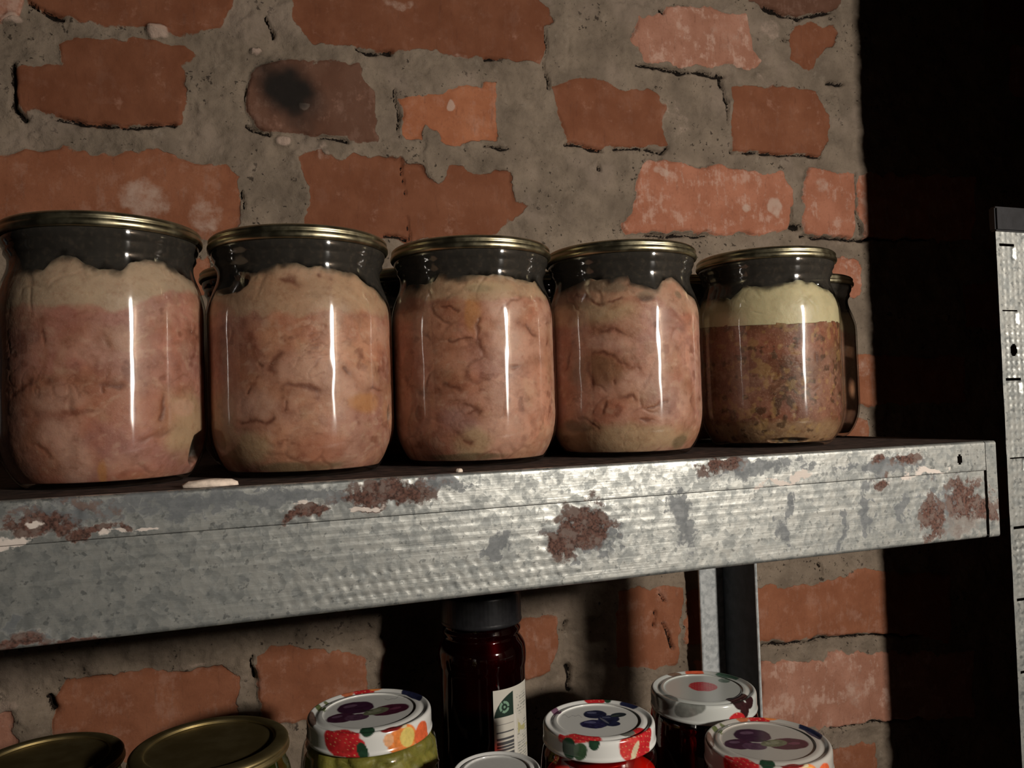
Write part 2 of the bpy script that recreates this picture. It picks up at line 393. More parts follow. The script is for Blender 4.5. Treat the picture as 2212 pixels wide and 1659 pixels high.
# ------------------------------------------------------------------ materials
def mat_wall():
    t = NT('old_brickwork'); p = t.pos()
    n1 = t.noise(p, 90, 6, 0.7); n2 = t.noise(p, 420, 4, 0.6); n3 = t.noise(p, 28, 4)
    nv = t.noise(t.pos((1, 1, 0.16)), 260, 4, 0.65)
    d = t.math('ADD', t.attr('brick'), t.math('MULTIPLY', t.math('SUBTRACT', n1, 0.5), 0.007))
    mask = t.ramp(d, -0.0004, 0.0008)
    bc = t.attr('brickcol', True)
    bc = t.mix(t.ramp(n3, 0.35, 0.7), t.mix(1.0, bc, (0.80, 0.74, 0.70), 'MULTIPLY'), bc)
    bc = t.mix(t.math('MULTIPLY', t.ramp(n2, 0.52, 0.75), 0.35), bc, (0.16, 0.065, 0.04))
    bc = t.mix(t.math('MULTIPLY', t.ramp(nv, 0.55, 0.75), 0.40), bc, (0.10, 0.035, 0.020))
    bc = t.mix(t.math('MULTIPLY', t.ramp(t.noise(p, 55, 5, 0.7), 0.58, 0.72), 0.30), bc, (0.46, 0.26, 0.19))
    wash = t.ramp(t.math('ADD', t.noise(p, 48, 6, 0.72), t.math('MULTIPLY', t.math('SUBTRACT', nv, 0.5), 0.35)), 0.50, 0.66)
    bc = t.mix(t.math('MULTIPLY', wash, t.attr('wash')), bc, (0.54, 0.35, 0.275))
    mo = t.mix(t.ramp(n3, 0.3, 0.7), (0.165, 0.128, 0.096), (0.255, 0.20, 0.150))
    mo = t.mix(t.math('MULTIPLY', t.ramp(n1, 0.55, 0.8), 0.5), mo, (0.36, 0.30, 0.24))
    mo = t.mix(t.math('MULTIPLY', t.ramp(n2, 0.55, 0.75), 0.6), mo, (0.11, 0.085, 0.066))
    pit = t.ramp(t.math('ADD', t.noise(p, 210, 3, 0.6), t.math('MULTIPLY', t.math('SUBTRACT', t.noise(p, 22, 3), 0.5), 0.55)), 0.665, 0.72)
    mo = t.mix(t.math('MULTIPLY', pit, 0.85), mo, (0.035, 0.026, 0.020))
    mo = t.mix(t.math('MULTIPLY', t.ramp(t.noise(p, 16, 4), 0.5, 0.68), 0.45), mo, (0.315, 0.245, 0.195))
    c = t.mix(mask, mo, bc)
    pale = t.attr('pale')
    pm = t.ramp(t.math('ADD', pale, t.math('MULTIPLY', t.math('SUBTRACT', n1, 0.5), 0.9)), 0.30, 0.75)
    c = t.mix(t.math('MULTIPLY', pm, 0.75), c, (0.50, 0.37, 0.30))
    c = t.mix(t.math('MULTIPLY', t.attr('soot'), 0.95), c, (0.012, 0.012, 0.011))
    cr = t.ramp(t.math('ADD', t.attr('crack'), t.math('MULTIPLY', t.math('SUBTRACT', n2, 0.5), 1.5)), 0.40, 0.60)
    c = t.mix(cr, c, (0.012, 0.008, 0.006))  # near-black cracks: dirt, with the shade of their depth painted in
    h = t.math('ADD', t.math('MULTIPLY', n2, 0.35), n1)
    bs = t.math('SUBTRACT', 1.0, t.math('MULTIPLY', mask, 0.6))
    h = t.math('MULTIPLY', h, bs)
    t.bsdf(c, 0.9, 0.0, t.bump(h, 0.7, 0.0022), 0.15)
    return t.m

def mat_zinc(dots=False):
    """galvanised sheet: spangle, brushed streaks, rust / white oxide / dark stains from attributes"""
    t = NT('galvanised_dotted' if dots else 'galvanised_sheet'); p = t.pos()
    v1 = t.voro(p, 330); v2 = t.voro(p, 130)
    n1 = t.noise(p, 160, 5, 0.65); n2 = t.noise(p, 700, 3)
    streak = t.noise(t.pos((18, 300, 900) if not dots else (300, 300, 300)), 1.0, 3)
    g = t.math('ADD', t.math('MULTIPLY', v1.outputs['Color'], 0.30), t.math('MULTIPLY', v2.outputs['Color'], 0.25))
    g = t.math('ADD', g, t.math('MULTIPLY', t.math('SUBTRACT', n1, 0.5), 1.3))
    g = t.ramp(g, 0.05, 0.50)
    base = t.mix(g, (0.225, 0.235, 0.228), (0.50, 0.505, 0.475))
    brk = t.math('MULTIPLY', t.math('SUBTRACT', n1, 0.5), 1.5)
    dk = t.ramp(t.math('ADD', t.math('ADD', t.attr('dark'), brk), t.math('MULTIPLY', t.math('SUBTRACT', v1.outputs['Color'], 0.5), 0.5)), 0.38, 0.62)
    base = t.mix(t.math('MULTIPLY', dk, 0.85), base, (0.115, 0.125, 0.135))
    spk = t.ramp(t.noise(p, 330, 3), 0.585, 0.66)
    base = t.mix(t.math('MULTIPLY', spk, 0.65), base, (0.13, 0.14, 0.14))
    ru = t.ramp(t.math('ADD', t.attr('rust'), brk), 0.40, 0.62)
    rc = t.mix(t.ramp(n2, 0.3, 0.65), (0.030, 0.014, 0.010), (0.125, 0.060, 0.045))
    rc = t.mix(t.ramp(n1, 0.5, 0.62), rc, (0.14, 0.10, 0.085))
    dt = t.ramp(t.math('ADD', t.attr('dirt'), brk), 0.42, 0.7)
    base = t.mix(t.math('MULTIPLY', dt, 0.8), base, (0.20, 0.172, 0.152))
    base = t.mix(ru, base, rc)
    wh = t.ramp(t.math('ADD', t.attr('white'), brk), 0.42, 0.6)
    base = t.mix(wh, base, (0.60, 0.53, 0.48))
    dull = t.math('MAXIMUM', t.math('MAXIMUM', ru, wh), t.math('MULTIPLY', dt, 0.8))
    metal = t.math('MULTIPLY', t.math('SUBTRACT', 1.0, dull), t.math('SUBTRACT', 0.72, t.math('MULTIPLY', dk, 0.35)))
    rough = t.math('ADD', 0.36, t.math('MULTIPLY', t.math('SUBTRACT', 1.0, g), 0.16))
    rough = t.math('ADD', rough, t.math('MULTIPLY', t.math('MAXIMUM', dull, t.math('MULTIPLY', dk, 0.5)), 0.4), True)
    nb = t.bump(t.math('ADD', t.math('MULTIPLY', streak, 0.9), t.math('ADD', t.math('MULTIPLY', n1, 0.9), t.math('MULTIPLY', v1.outputs['Distance'], 0.9))), 0.16, 0.0004)
    t.bsdf(base, rough, metal, nb, 0.4)
    return t.m

ROT = 0.0
def mat_glass(name, tint=(0.93, 0.94, 0.92), rough=0.03, film=0.0, filmcol=(0.2, 0.2, 0.18)):
    t = NT(name)
    tr = t.n('ShaderNodeBsdfTransparent'); tr.inputs[0].default_value = (*tint, 1)
    gl = t.n('ShaderNodeBsdfAnisotropic'); gl.inputs['Roughness'].default_value = rough
    if film == 'attr':                  # pressed glass: faint level ripples stretch reflections up and down
        gl.inputs['Anisotropy'].default_value = 0.65; gl.inputs['Rotation'].default_value = ROT
        tg = t.n('ShaderNodeTangent', direction_type='RADIAL', axis='Z'); t.t.links.new(tg.outputs[0], gl.inputs['Tangent'])
    nz = t.noise(t.pos((1, 1, 0.35)), 70, 2)
    nb = t.bump(nz, 0.22, 0.0014); t.t.links.new(nb, gl.inputs['Normal'])
    lw = t.n('ShaderNodeLayerWeight'); lw.inputs['Blend'].default_value = 0.5
    fr = t.math('ADD', 0.095, t.math('MULTIPLY', t.math('POWER', lw.outputs['Facing'], 5.0), 0.75))      # same from both faces: thin wall
    mx = t.n('ShaderNodeMixShader')
    t.put(mx.inputs[0], fr); t.t.links.new(gl.outputs[0], mx.inputs[2])
    src = tr.outputs[0]
    if film == 'attr':
        sp = t.noise(t.pos(), 420, 3); sm = t.noise(t.pos((1, 1, 0.5)), 120, 3)
        fa = t.math('MULTIPLY', t.attr('residue_shade'), t.ramp(sm, 0.25, 0.6, 0.78, 0.96))
        df = t.n('ShaderNodeBsdfDiffuse')
        t.put(df.inputs[0], t.mix(t.ramp(sp, 0.45, 0.80), filmcol, tuple(q * q2 for q, q2 in zip(filmcol, (1.7, 1.55, 1.4)))))
        m2 = t.n('ShaderNodeMixShader'); t.put(m2.inputs[0], fa)
        t.t.links.new(src, m2.inputs[1]); t.t.links.new(df.outputs[0], m2.inputs[2]); src = m2.outputs[0]
    elif film:
        df = t.n('ShaderNodeBsdfDiffuse'); df.inputs[0].default_value = (*filmcol, 1)
        m2 = t.n('ShaderNodeMixShader'); m2.inputs[0].default_value = film
        t.t.links.new(src, m2.inputs[1]); t.t.links.new(df.outputs[0], m2.inputs[2]); src = m2.outputs[0]
    t.t.links.new(src, mx.inputs[1]); t.t.links.new(mx.outputs[0], t.out.inputs[0])
    return t.m

def mat_meat(name, fine=0.5, spec=0.35):
    t = NT(name); p = t.pos()
    n1 = t.noise(p, 260, 5, 0.65); n2 = t.noise(p, 1100, 3)
    c = t.attr('tissue', True)
    c = t.mix(t.math('MULTIPLY', t.ramp(n1, 0.45, 0.8), fine), c, t.mix(1.0, c, (0.50, 0.32, 0.25), 'MULTIPLY'))
    c = t.mix(t.math('MULTIPLY', t.ramp(n2, 0.55, 0.8), fine * 0.7), c, t.mix(0.5, c, (0.75, 0.58, 0.45)))
    b = t.bsdf(c, 0.5, 0.0, t.bump(t.math('ADD', n1, t.math('MULTIPLY', n2, 0.3)), 0.22, 0.0010), spec)
    b.inputs['Subsurface Weight'].default_value = 0.35; b.inputs['Subsurface Radius'].default_value = (1.0, 0.45, 0.28); b.inputs['Subsurface Scale'].default_value = 0.004
    return t.m

def mat_attr(name, attr, rough=0.35, spec=0.5, metal=0.0):
    t = NT(name); t.bsdf(t.attr(attr, True), rough, metal, None, spec); return t.m

def mat_gold():
    t = NT('gold_lacquered_tin'); p = t.pos(); nz = t.noise(p, 130, 4)
    c = t.mix(t.ramp(nz, 0.35, 0.7), (0.36, 0.315, 0.20), (0.50, 0.45, 0.30))
    t.bsdf(c, t.ramp(nz, 0.3, 0.8, 0.30, 0.44), 1.0, t.bump(nz, 0.1, 0.0005)); return t.m

M_WALL, M_ZINC, M_POST = mat_wall(), mat_zinc(), mat_zinc(True)
M_GLASS = mat_glass('clear_jar_glass', rough=0.05)
M_JARGLASS = mat_glass('jar_glass_greasy_shaded_neck', rough=0.095, film='attr', filmcol=(0.030, 0.027, 0.023))  # neck film: grease, darkened to stand in for the unlit headspace
M_GLASS_DIM = mat_glass('dusty_jar_glass', (0.80, 0.80, 0.74), 0.06, 0.10, (0.10, 0.095, 0.08))
M_GREENGLASS = mat_glass('greenish_jar_glass', (0.72, 0.80, 0.60), 0.04)
M_REDGLASS = mat_glass('red_brine_glass', (0.75, 0.16, 0.14), 0.04)
M_MEAT, M_FAT = mat_meat('stewed_meat'), mat_meat('set_fat', 0.15, 0.5)
M_SPICED = mat_meat('spiced_meat', 0.8)
M_GOLD = mat_gold()
M_DECK = simple('rusty_dark_deck', (0.045, 0.028, 0.022), 0.85, 0, 0.2, 0.6, 140, 0.6)
M_DARKZINC = simple('dull_zinc', (0.20, 0.21, 0.22), 0.5, 0.5, 0.4, 0.25, 120, 0.2)
M_SHADEZINC = simple('shaded_zinc', (0.055, 0.058, 0.064), 0.6, 0, 0.3, 0.3, 90, 0.2)  # zinc coloured dark to paint in the flange's unlit side
M_BLACKPL = simple('black_plastic', (0.016, 0.016, 0.018), 0.32, 0, 0.5, 0.2, 200, 0.1)
M_FLOOR = simple('earth_floor', (0.10, 0.085, 0.07), 0.95, 0, 0.1, 0.4, 20, 0.6)
M_DARKJAM = simple('dark_preserve', (0.020, 0.004, 0.006), 0.3, 0, 0.5, 0.4, 60)
M_BROWNMEAT = simple('brown_preserve', (0.16, 0.085, 0.045), 0.6, 0, 0.3, 0.4, 120, 0.4)
M_FLAKE = simple('cream_flake', (0.72, 0.60, 0.50), 0.9, 0, 0.2, 0.2, 300, 0.5)
M_PRINT = mat_attr('printed_tin', 'print', 0.16, 0.6)
M_PAPER = mat_attr('printed_paper', 'print', 0.7, 0.3)

# ------------------------------------------------------------------ setting: brick wall, added unseen shadow wall, floor
WY = 0.75
def build_wall():
    xs = np.concatenate([np.arange(-1.0, -0.23, 0.02), np.arange(-0.23, 0.96, 0.0016), np.arange(0.96, 1.62, 0.02)])
    zs = np.concatenate([np.arange(-CAMZ, -0.47, 0.02), np.arange(-0.47, 0.47, 0.0016), np.arange(0.47, 0.97, 0.02)])
    X, Z = np.meshgrid(xs, zs)
    S = X.shape
    P = np.stack([X, X * 0, Z], -1)
    wob = (fbm(P * 60, 5, 5) - 0.5) * 0.013
    wob2 = (fbm(P * 60, 9, 5) - 0.5) * 0.013
    Xw, Zw = X + wob, Z + wob2
    tones = dict(dark=(0.225, 0.088, 0.047), mid=(0.30, 0.120, 0.065), orange=(0.42, 0.165, 0.085), pink=(0.43, 0.215, 0.150), light=(0.44, 0.185, 0.115), dim=(0.15, 0.075, 0.05))
    polys = [(tones[t], [(a / 1000, b / 1000) for a, b in p]) for t, p in BRICKS]
    boxes = [(min(a for a, _ in p), max(a for a, _ in p), min(b for _, b in p), max(b for _, b in p)) for _, p in polys]
    rng = np.random.RandomState(4)
    names = ['dark', 'mid', 'orange', 'mid', 'light']
    k = 0
    z = -CAMZ + 0.02
    while z < 0.96:                                  # courses the photo does not show (below, above, beside, behind the shelf)
        x = -1.0 - rng.rand() * 0.2
        while x < 1.6:
            L = 0.235 if (k + int(rng.rand() * 1.3)) % 2 == 0 else 0.115
            c = (x + L / 2, z + 0.032)
            shown = -0.21 < c[0] < 0.93 and (c[1] > 0.10 or -0.47 < c[1] < -0.19)
            hit = any(x < b[1] + .008 and x + L > b[0] - .008 and z < b[3] + .006 and z + .064 > b[2] - .006 for b in boxes)
            if not shown and not hit:
                j = rng.randn(8) * 0.003
                polys.append((tones[names[rng.randint(5)]], [(x + j[0], z + j[1]), (x + L + j[2], z + j[3]), (x + L + j[4], z + .064 + j[5]), (x + j[6], z + .064 + j[7])]))
            x += L + 0.014
        z += 0.078; k += 1
    wsh = np.zeros(S); WV = dict(dark=0.06, mid=0.18, orange=0.18, pink=0.75, light=0.62, dim=0.12)
    brick = np.full(S, -0.03); bcol = np.zeros(S + (3,)) + np.array(tones['mid']); bh = np.zeros(S)
    for q, (tone, p) in enumerate(polys):
        x0, x1 = min(a for a, _ in p) - .03, max(a for a, _ in p) + .03
        z0, z1 = min(b for _, b in p) - .03, max(b for _, b in p) + .03
        i0, i1 = np.searchsorted(zs, [z0, z1]); j0, j1 = np.searchsorted(xs, [x0, x1])
        if i1 <= i0 or j1 <= j0: continue
        d = poly_sdf(Xw[i0:i1, j0:j1], Zw[i0:i1, j0:j1], p)
        sub = brick[i0:i1, j0:j1]; n = d > sub
        sub[n] = d[n]
        t = np.array(tone) * (0.92 + 0.16 * rng.rand())
        bcol[i0:i1, j0:j1][n] = t
        bh[i0:i1, j0:j1][n] = rng.randn() * 0.0010
        wsh[i0:i1, j0:j1][n] = [WV[k_] for k_ in tones if tones[k_] == tone][0]
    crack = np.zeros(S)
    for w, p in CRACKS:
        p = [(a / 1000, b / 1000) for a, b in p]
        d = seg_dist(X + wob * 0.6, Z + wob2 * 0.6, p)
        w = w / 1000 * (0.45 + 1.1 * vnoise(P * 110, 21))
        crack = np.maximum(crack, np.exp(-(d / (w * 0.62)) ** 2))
    pale = np.zeros(S); lump = np.zeros(S)
    for x, z, a, b, s, h in PALE:
        d = np.hypot((X * 1000 + wob * 900 - x) / a, (Z * 1000 + wob2 * 900 - z) / b)
        g = 1 - sst(0.5, 1.15, d)
        pale = np.maximum(pale, g * s); lump = np.maximum(lump, np.sqrt(np.clip(1 - d * d, 0, 1)) * h * 0.006)
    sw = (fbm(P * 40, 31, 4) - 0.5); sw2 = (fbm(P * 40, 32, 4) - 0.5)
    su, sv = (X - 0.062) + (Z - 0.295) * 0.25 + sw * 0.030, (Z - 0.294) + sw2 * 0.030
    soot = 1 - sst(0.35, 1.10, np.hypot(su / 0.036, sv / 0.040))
    m = sst(-0.0012, 0.0022, brick)
    mort = (fbm(P * 38, 41, 5) - 0.5) * 0.012 + (np.abs(fbm(P * 130, 43, 4) - 0.5)) * 0.004 + 0.0002
    face = bh + 0.0018 + (fbm(P * 60, 51, 3) - 0.5) * 0.0022
    H = mort * (1 - m) + face * m + lump - crack * 0.009
    Pw = np.stack([X, WY - H, Z + CAMZ], -1)
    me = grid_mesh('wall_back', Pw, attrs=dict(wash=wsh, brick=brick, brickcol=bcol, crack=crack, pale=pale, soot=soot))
    tag(link('wall_back', me, M_WALL), 'old red brick cellar wall with smeared grey mortar behind the shelves', 'wall', kind='structure')
build_wall()

def add_shadow_wall():
    # added unseen wall: keeps the lamp off the right end of the brick wall
    me = box_mesh('shadow_wall', [(0.708, -1.4, 0.0, 1.60, 0.515, 2.3)], 0.004)
    for nm in ('brick', 'crack', 'pale', 'soot', 'wash'): me.attributes.new(nm, 'FLOAT', 'POINT').data.foreach_set('value', [-0.02 if nm == 'brick' else 0.0] * len(me.vertices))
    a = me.attributes.new('brickcol', 'FLOAT_COLOR', 'POINT')
    tag(link('shadow_wall', me, M_WALL), 'added unseen wall that shades the right end of the bricks', 'wall', kind='structure')
add_shadow_wall()
tag(link('floor', box_mesh('floor', [(-1.0, -1.4, -0.05, 1.6, 0.78, 0.0)]), M_FLOOR), 'dark earth cellar floor', 'floor', kind='structure')

# ------------------------------------------------------------------ shelving unit
ZS = CAMZ - 0.02898            # upper shelf top
ZL = CAMZ - 0.335              # lower shelf top
YF, XE, XL = 0.347, 0.4235, -0.50
YB = 0.728
unit = empty('shelving_unit', (0.0, YF, 0.0), 'galvanised steel shelving unit with a rust-spotted shelf edge, against the brick wall', 'shelving unit')
UO = np.array([0.0, YF, 0.0])
def ulink(name, me, mat, parent=unit):
    # part meshes are written in world metres; children of the unit sit at minus its location
    o = link(name, me, mat, parent)
    if parent is unit: o.location = Vector((-UO[0], -UO[1], -UO[2]))
    return o

def stain_fields(X, Zr):
    """X, Zr in mm on the shelf face (Zr from the shelf top, downwards negative)."""
    out = {k: np.zeros(X.shape) for k in ('rust', 'white', 'dark', 'dirt')}
    Q = np.stack([X, X * 0, Zr], -1)
    X = X + (fbm(Q * 0.11, 81, 5) - 0.5) * 16; Zr = Zr + (fbm(Q * 0.11, 82, 5) - 0.5) * 11
    for k, x, z, a, b in FACE:
        q = 1.25 if k in ('rust', 'dirt') else 1.0
        d = np.hypot((X - x) / (a * q), (Zr - z) / (b * q))
        out[k] = np.maximum(out[k], 1.0 - 0.55 * d)
    for k in out: out[k] = np.clip(out[k], 0, 1) * 0.95
    return out

def face_sheet(name, zt, zb, x0, x1, y, ztop, detailed, parent, turn_top=0.0, turn_bot=0.012, rb=0.0016):
    """one folded sheet: optional return at the top, face from zt to zb, return at the bottom; y is its front."""
    step = 0.0009 if detailed else 0.006
    xs = np.arange(x0, x1 + 1e-6, step)
    prof = []
    r = 0.0016
    if turn_top: prof += [(turn_top, zt)] + [(turn_top * q, zt) for q in (0.7, 0.4)]
    for a in np.linspace(90, 0, 6): prof.append((r - r * math.cos(math.radians(a)), zt - r + r * math.sin(math.radians(a))))
    nface = max(2, int((zt - zb - r - rb) / step))
    for q in np.linspace(0, 1, nface)[1:-1]: prof.append((0.0, zt - r - q * (zt - zb - r - rb)))
    for a in np.linspace(0, -90, 6): prof.append((rb - rb * math.cos(math.radians(a)), zb + rb + rb * math.sin(math.radians(a))))
    if turn_bot: prof += [(turn_bot * q, zb) for q in (0.5, 1.0)]
    prof = np.array(prof)
    X = np.broadcast_to(xs, (len(prof), len(xs))).copy()
    Y = np.broadcast_to(prof[:, :1], X.shape).copy() + y
    Zr = np.broadcast_to(prof[:, 1:], X.shape).copy()
    st = stain_fields(X * 1000, Zr * 1000)
    if detailed:
        front = (np.abs(Y - y) < 5e-4)
        P = np.stack([X, X * 0, Zr], -1)
        h = (fbm(P * 120, 3, 3) - 0.5) * 0.00018 + st['rust'] * (fbm(P * 500, 8, 2) - 0.3) * 0.0010
        if zt < -0.01:                                   # the lower band: drawn ribs and rows of pressed dimples
            for zc in (-0.0205, -0.0245, -0.0285, -0.0325):
                h += 0.00008 * np.exp(-((Zr - zc) / 0.0009) ** 2)
            amp = sst(0.0, 0.06, X) * (1 - sst(0.13, 0.17, X)) * 0.8 + 0.35 * sst(0.3, 0.5, vnoise(P * 30, 77))
            for row in range(3):
                zc = -0.0405 - row * 0.0048
                xc = np.round((X - row * 0.0021) / 0.0050) * 0.0050 + row * 0.0021
                h -= 0.00026 * amp * np.exp(-(((X - xc) / 0.0009) ** 2 + ((Zr - zc) / 0.0009) ** 2))
        Y = Y - h * front
    P = np.stack([X, Y, Zr + ztop], -1)
    keep = None
    if detailed and zt > -0.001:
        cx = (X[:-1, :-1] + X[1:, 1:]) / 2; cz = (Zr[:-1, :-1] + Zr[1:, 1:]) / 2
        keep = np.hypot((cx - 0.3945) / 0.0021, (cz + 0.0095) / 0.0026) > 1
    return ulink(name, grid_mesh(name, P, attrs=st, keep=keep), M_ZINC, parent)

def shelf(ztop, detailed):
    # the deck is the part; its folded front lip, front rail and end bracket are its pieces
    deck = ulink('shelf_deck', box_mesh('shelf_deck', [(XL, YF + 0.004, ztop - 0.0016, XE - 0.001, YB - 0.004, ztop), (XL, YB - 0.006, ztop - 0.03, XE - 0.001, YB - 0.004, ztop - 0.0016)]), M_DECK)
    deck['label'] = 'dark rusty shelf top'
    lip = face_sheet('front_lip', 0.0, -0.0168, XL, XE - 0.0085, YF, ztop, detailed, deck, turn_top=0.006, turn_bot=0.003, rb=0.0004)
    rail = face_sheet('front_rail', -0.0150, -0.0558, XL, XE - 0.0085, YF + 0.0015, ztop, detailed, deck, turn_top=0.004, turn_bot=0.014)
    end = face_sheet('end_bracket', 0.0, -0.0558, XE - 0.0085, XE, YF + 0.0001, ztop, detailed, deck, turn_top=0.006, turn_bot=0.014)
    # side return of the shelf, running back along its right end
    side = ulink('side_rail', box_mesh('side_rail', [(XE - 0.0014, YF + 0.0015, ztop - 0.054, XE, YB - 0.004, ztop)], 0.0004), M_DARKZINC, deck)
    return deck
shelf(ZS, True)
shelf(ZL, False)

def post(x0, yface, w, d, z1, inward, detailed, xside):
    """angle post: front flange w wide starting at x0, side flange d deep at xside (going to +y if inward>0)."""
    step = 0.0008
    zlo = CAMZ - 0.36
    if detailed:
        xs = np.arange(x0, x0 + w + 1e-6, step); zz_ = np.arange(z1, zlo, -step)
        X, Zg = np.meshgrid(xs, zz_)
        P = np.stack([X, X * 0, Zg], -1)
        Y = np.full(X.shape, yface)
        xr, zr = X - x0, Zg - CAMZ
        h = (fbm(P * 100, 61, 3) - 0.5) * 0.0004
        xc = np.round((xr - 0.0045) / 0.0042) * 0.0042 + 0.0045; zc = np.round(zr / 0.0042) * 0.0042
        amp = 0.35 + 0.65 * sst(0.35, 0.65, vnoise(P * 35, 66))
        h -= 0.0006 * amp * np.exp(-(((xr - xc) / 0.0009) ** 2 + ((zr - zc) / 0.0009) ** 2)) * (xr > 0.003)
        keep = np.ones((len(zz_) - 1, len(xs) - 1), bool)
        cx = (xr[:-1, :-1] + xr[1:, 1:]) / 2; cz = (zr[:-1, :-1] + zr[1:, 1:]) / 2
        for zs_ in SLITS:
            keep &= ~((np.abs(cz - zs_) < 0.00055) & (cx > 0.0022) & (cx < 0.0145))
            h -= 0.0007 * ((cx.max() > 0) * sst(0.0120, 0.0126, xr) * (1 - sst(0.0148, 0.0154, xr)) * sst(zs_ - 0.0085, zs_ - 0.0078, zr) * (1 - sst(zs_ - 0.0012, zs_ - 0.0006, zr)))
        for zh in (0.0238, -0.137): keep &= np.hypot((cx - 0.0100) / 0.0028, (cz - zh) / 0.0037) > 1
        Y = Y - h
        z0 = np.zeros(X.shape)
        st = dict(rust=z0, white=z0, dark=z0 + 0.15 * vnoise(P * 40, 91), dirt=z0)
        fl = ulink('post', grid_mesh('post', np.stack([X, Y, Zg], -1), keep=keep, attrs=st), M_POST)
        # the lower part of the same post, below the picture
        ulink('post_foot', box_mesh('post_foot', [(x0, yface, 0.0, x0 + w, yface + 0.0014, zlo), (xside, yface + 0.0014, 0.0, xside + 0.0014, yface + d, zlo)]), M_DARKZINC, fl).location = (0, 0, 0)
        ulink('side_flange', box_mesh('side_flange', [(xside, yface + 0.0004, zlo, xside + 0.0014, yface + d, z1)]), M_DARKZINC, fl).location = (0, 0, 0)
    else:
        fl = ulink('post', box_mesh('post', [(x0, yface, 0.0, x0 + w, yface + 0.0014, z1)], 0.0003), M_ZINCP)
        sf = ulink('side_flange', box_mesh('side_flange', [(xside, yface - d if inward < 0 else yface + 0.0015, 0.0, xside + 0.0014, yface - 0.0001 if inward < 0 else yface + d, z1)], 0.0003), M_SHADEZINC, fl)
        sf.location = (0, 0, 0); sf['label'] = 'side flange with its shade painted dark'
    return fl
SLITS = (0.0856, 0.0470, 0.0064, -0.0393, -0.0799, -0.1215, -0.163)
def mat_plainzinc():
    t = NT('plain_zinc'); p = t.pos(); n1 = t.noise(p, 150, 4); v = t.voro(p, 260)
    c = t.mix(t.ramp(t.math('ADD', n1, t.math('MULTIPLY', v.outputs['Color'], 0.3)), 0.3, 0.9), (0.28, 0.30, 0.31), (0.55, 0.57, 0.57))
    t.bsdf(c, 0.5, 0.12, t.bump(n1, 0.2, 0.0005), 0.3); return t.m
M_ZINCP = mat_plainzinc()
PT = CAMZ + 0.0945
fp = post(0.4270, 0.3435, 0.045, 0.018, PT, 1, True, 0.4706)
cap = ulink('post_cap', box_mesh('post_cap', [(0.4258, 0.3418, PT - 0.001, 0.4740, 0.3470, PT + 0.0135), (0.4690, 0.3468, PT - 0.001, 0.4740, 0.3630, PT + 0.0135)], 0.0010), M_BLACKPL, fp)
cap['label'] = 'black plastic post cap'
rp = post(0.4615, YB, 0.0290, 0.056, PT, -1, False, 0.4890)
for x in (XL - 0.003,):
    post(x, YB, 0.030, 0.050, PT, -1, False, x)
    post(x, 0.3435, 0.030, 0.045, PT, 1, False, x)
# rolled stiffening lip along the rear post's left edge
lipm = ulink('post_lip', box_mesh('post_lip', [(0.4600, YB - 0.0022, 0.0, 0.4628, YB + 0.0014, PT)], 0.0006), M_ZINCP, rp); lipm.location = (0, 0, 0)
edgm = ulink('post_lip', box_mesh('post_lip', [(0.4882, YB - 0.0578, 0.0, 0.4908, YB - 0.0556, PT)], 0.0005), M_ZINCP, rp); edgm.location = (0, 0, 0)

# ------------------------------------------------------------------ preserving jars on the upper shelf
JR = 0.044
def glass_prof(H):
    k = H - 0.1146
    return [(0.0, 0.0022), (0.020, 0.0020), (0.0290, 0.0010), (0.0330, 0.0), (0.0362, 0.0020), (0.0400, 0.0075), (0.0428, 0.0150), (0.0439, 0.0230), (0.0440, 0.034), (0.0440, 0.060), (0.0440, 0.0745 + k), (0.0434, 0.0805 + k), (0.0416, 0.0868 + k), (0.0396, 0.0920 + k), (0.0388, 0.0955 + k), (0.0390, 0.0985 + k), (0.0403, 0.1005 + k), (0.0401, 0.1022 + k), (0.0413, 0.1045 + k), (0.0416, 0.1066 + k), (0.0412, 0.1085 + k), (0.0404, 0.1095 + k)]

def lid_prof(H):
    return [(0.0, H - 0.0022), (0.0330, H - 0.0022), (0.0345, H - 0.0016), (0.0356, H - 0.0003), (0.0375, H), (0.0400, H - 0.0003), (0.0418, H - 0.0011), (0.0428, H - 0.0022), (0.0428, H - 0.0031), (0.0424, H - 0.0036), (0.0429, H - 0.0042), (0.0433, H - 0.0050), (0.0433, H - 0.0062), (0.0428, H - 0.0071), (0.0420, H - 0.0074), (0.0409, H - 0.0068), (0.0400, H - 0.0050), (0.0, H - 0.0046)]

def interp_ring(pts, th, wrap_to=None):
    """pts: (deg, value) over the traced side; closes smoothly round the back."""
    a = np.array(sorted(pts), float)
    a = np.vstack([a, [a[0, 0] + 360, a[0, 1]]])
    t = (th - a[0, 0]) % 360 + a[0, 0]
    return np.interp(t, a[:, 0], a[:, 1])

PAL = dict(pale=(0.62, 0.365, 0.275), tan=(0.50, 0.345, 0.205), red=(0.44, 0.165, 0.100), brown=(0.24, 0.115, 0.055), olive=(0.17, 0.125, 0.070), orange=(0.52, 0.235, 0.090), purple=(0.33, 0.165, 0.150), hollow_shade=(0.10, 0.062, 0.042), gap=(0.055, 0.045, 0.036), pink2=(0.46, 0.220, 0.150))  # the near-black tones paint the shade inside air holes

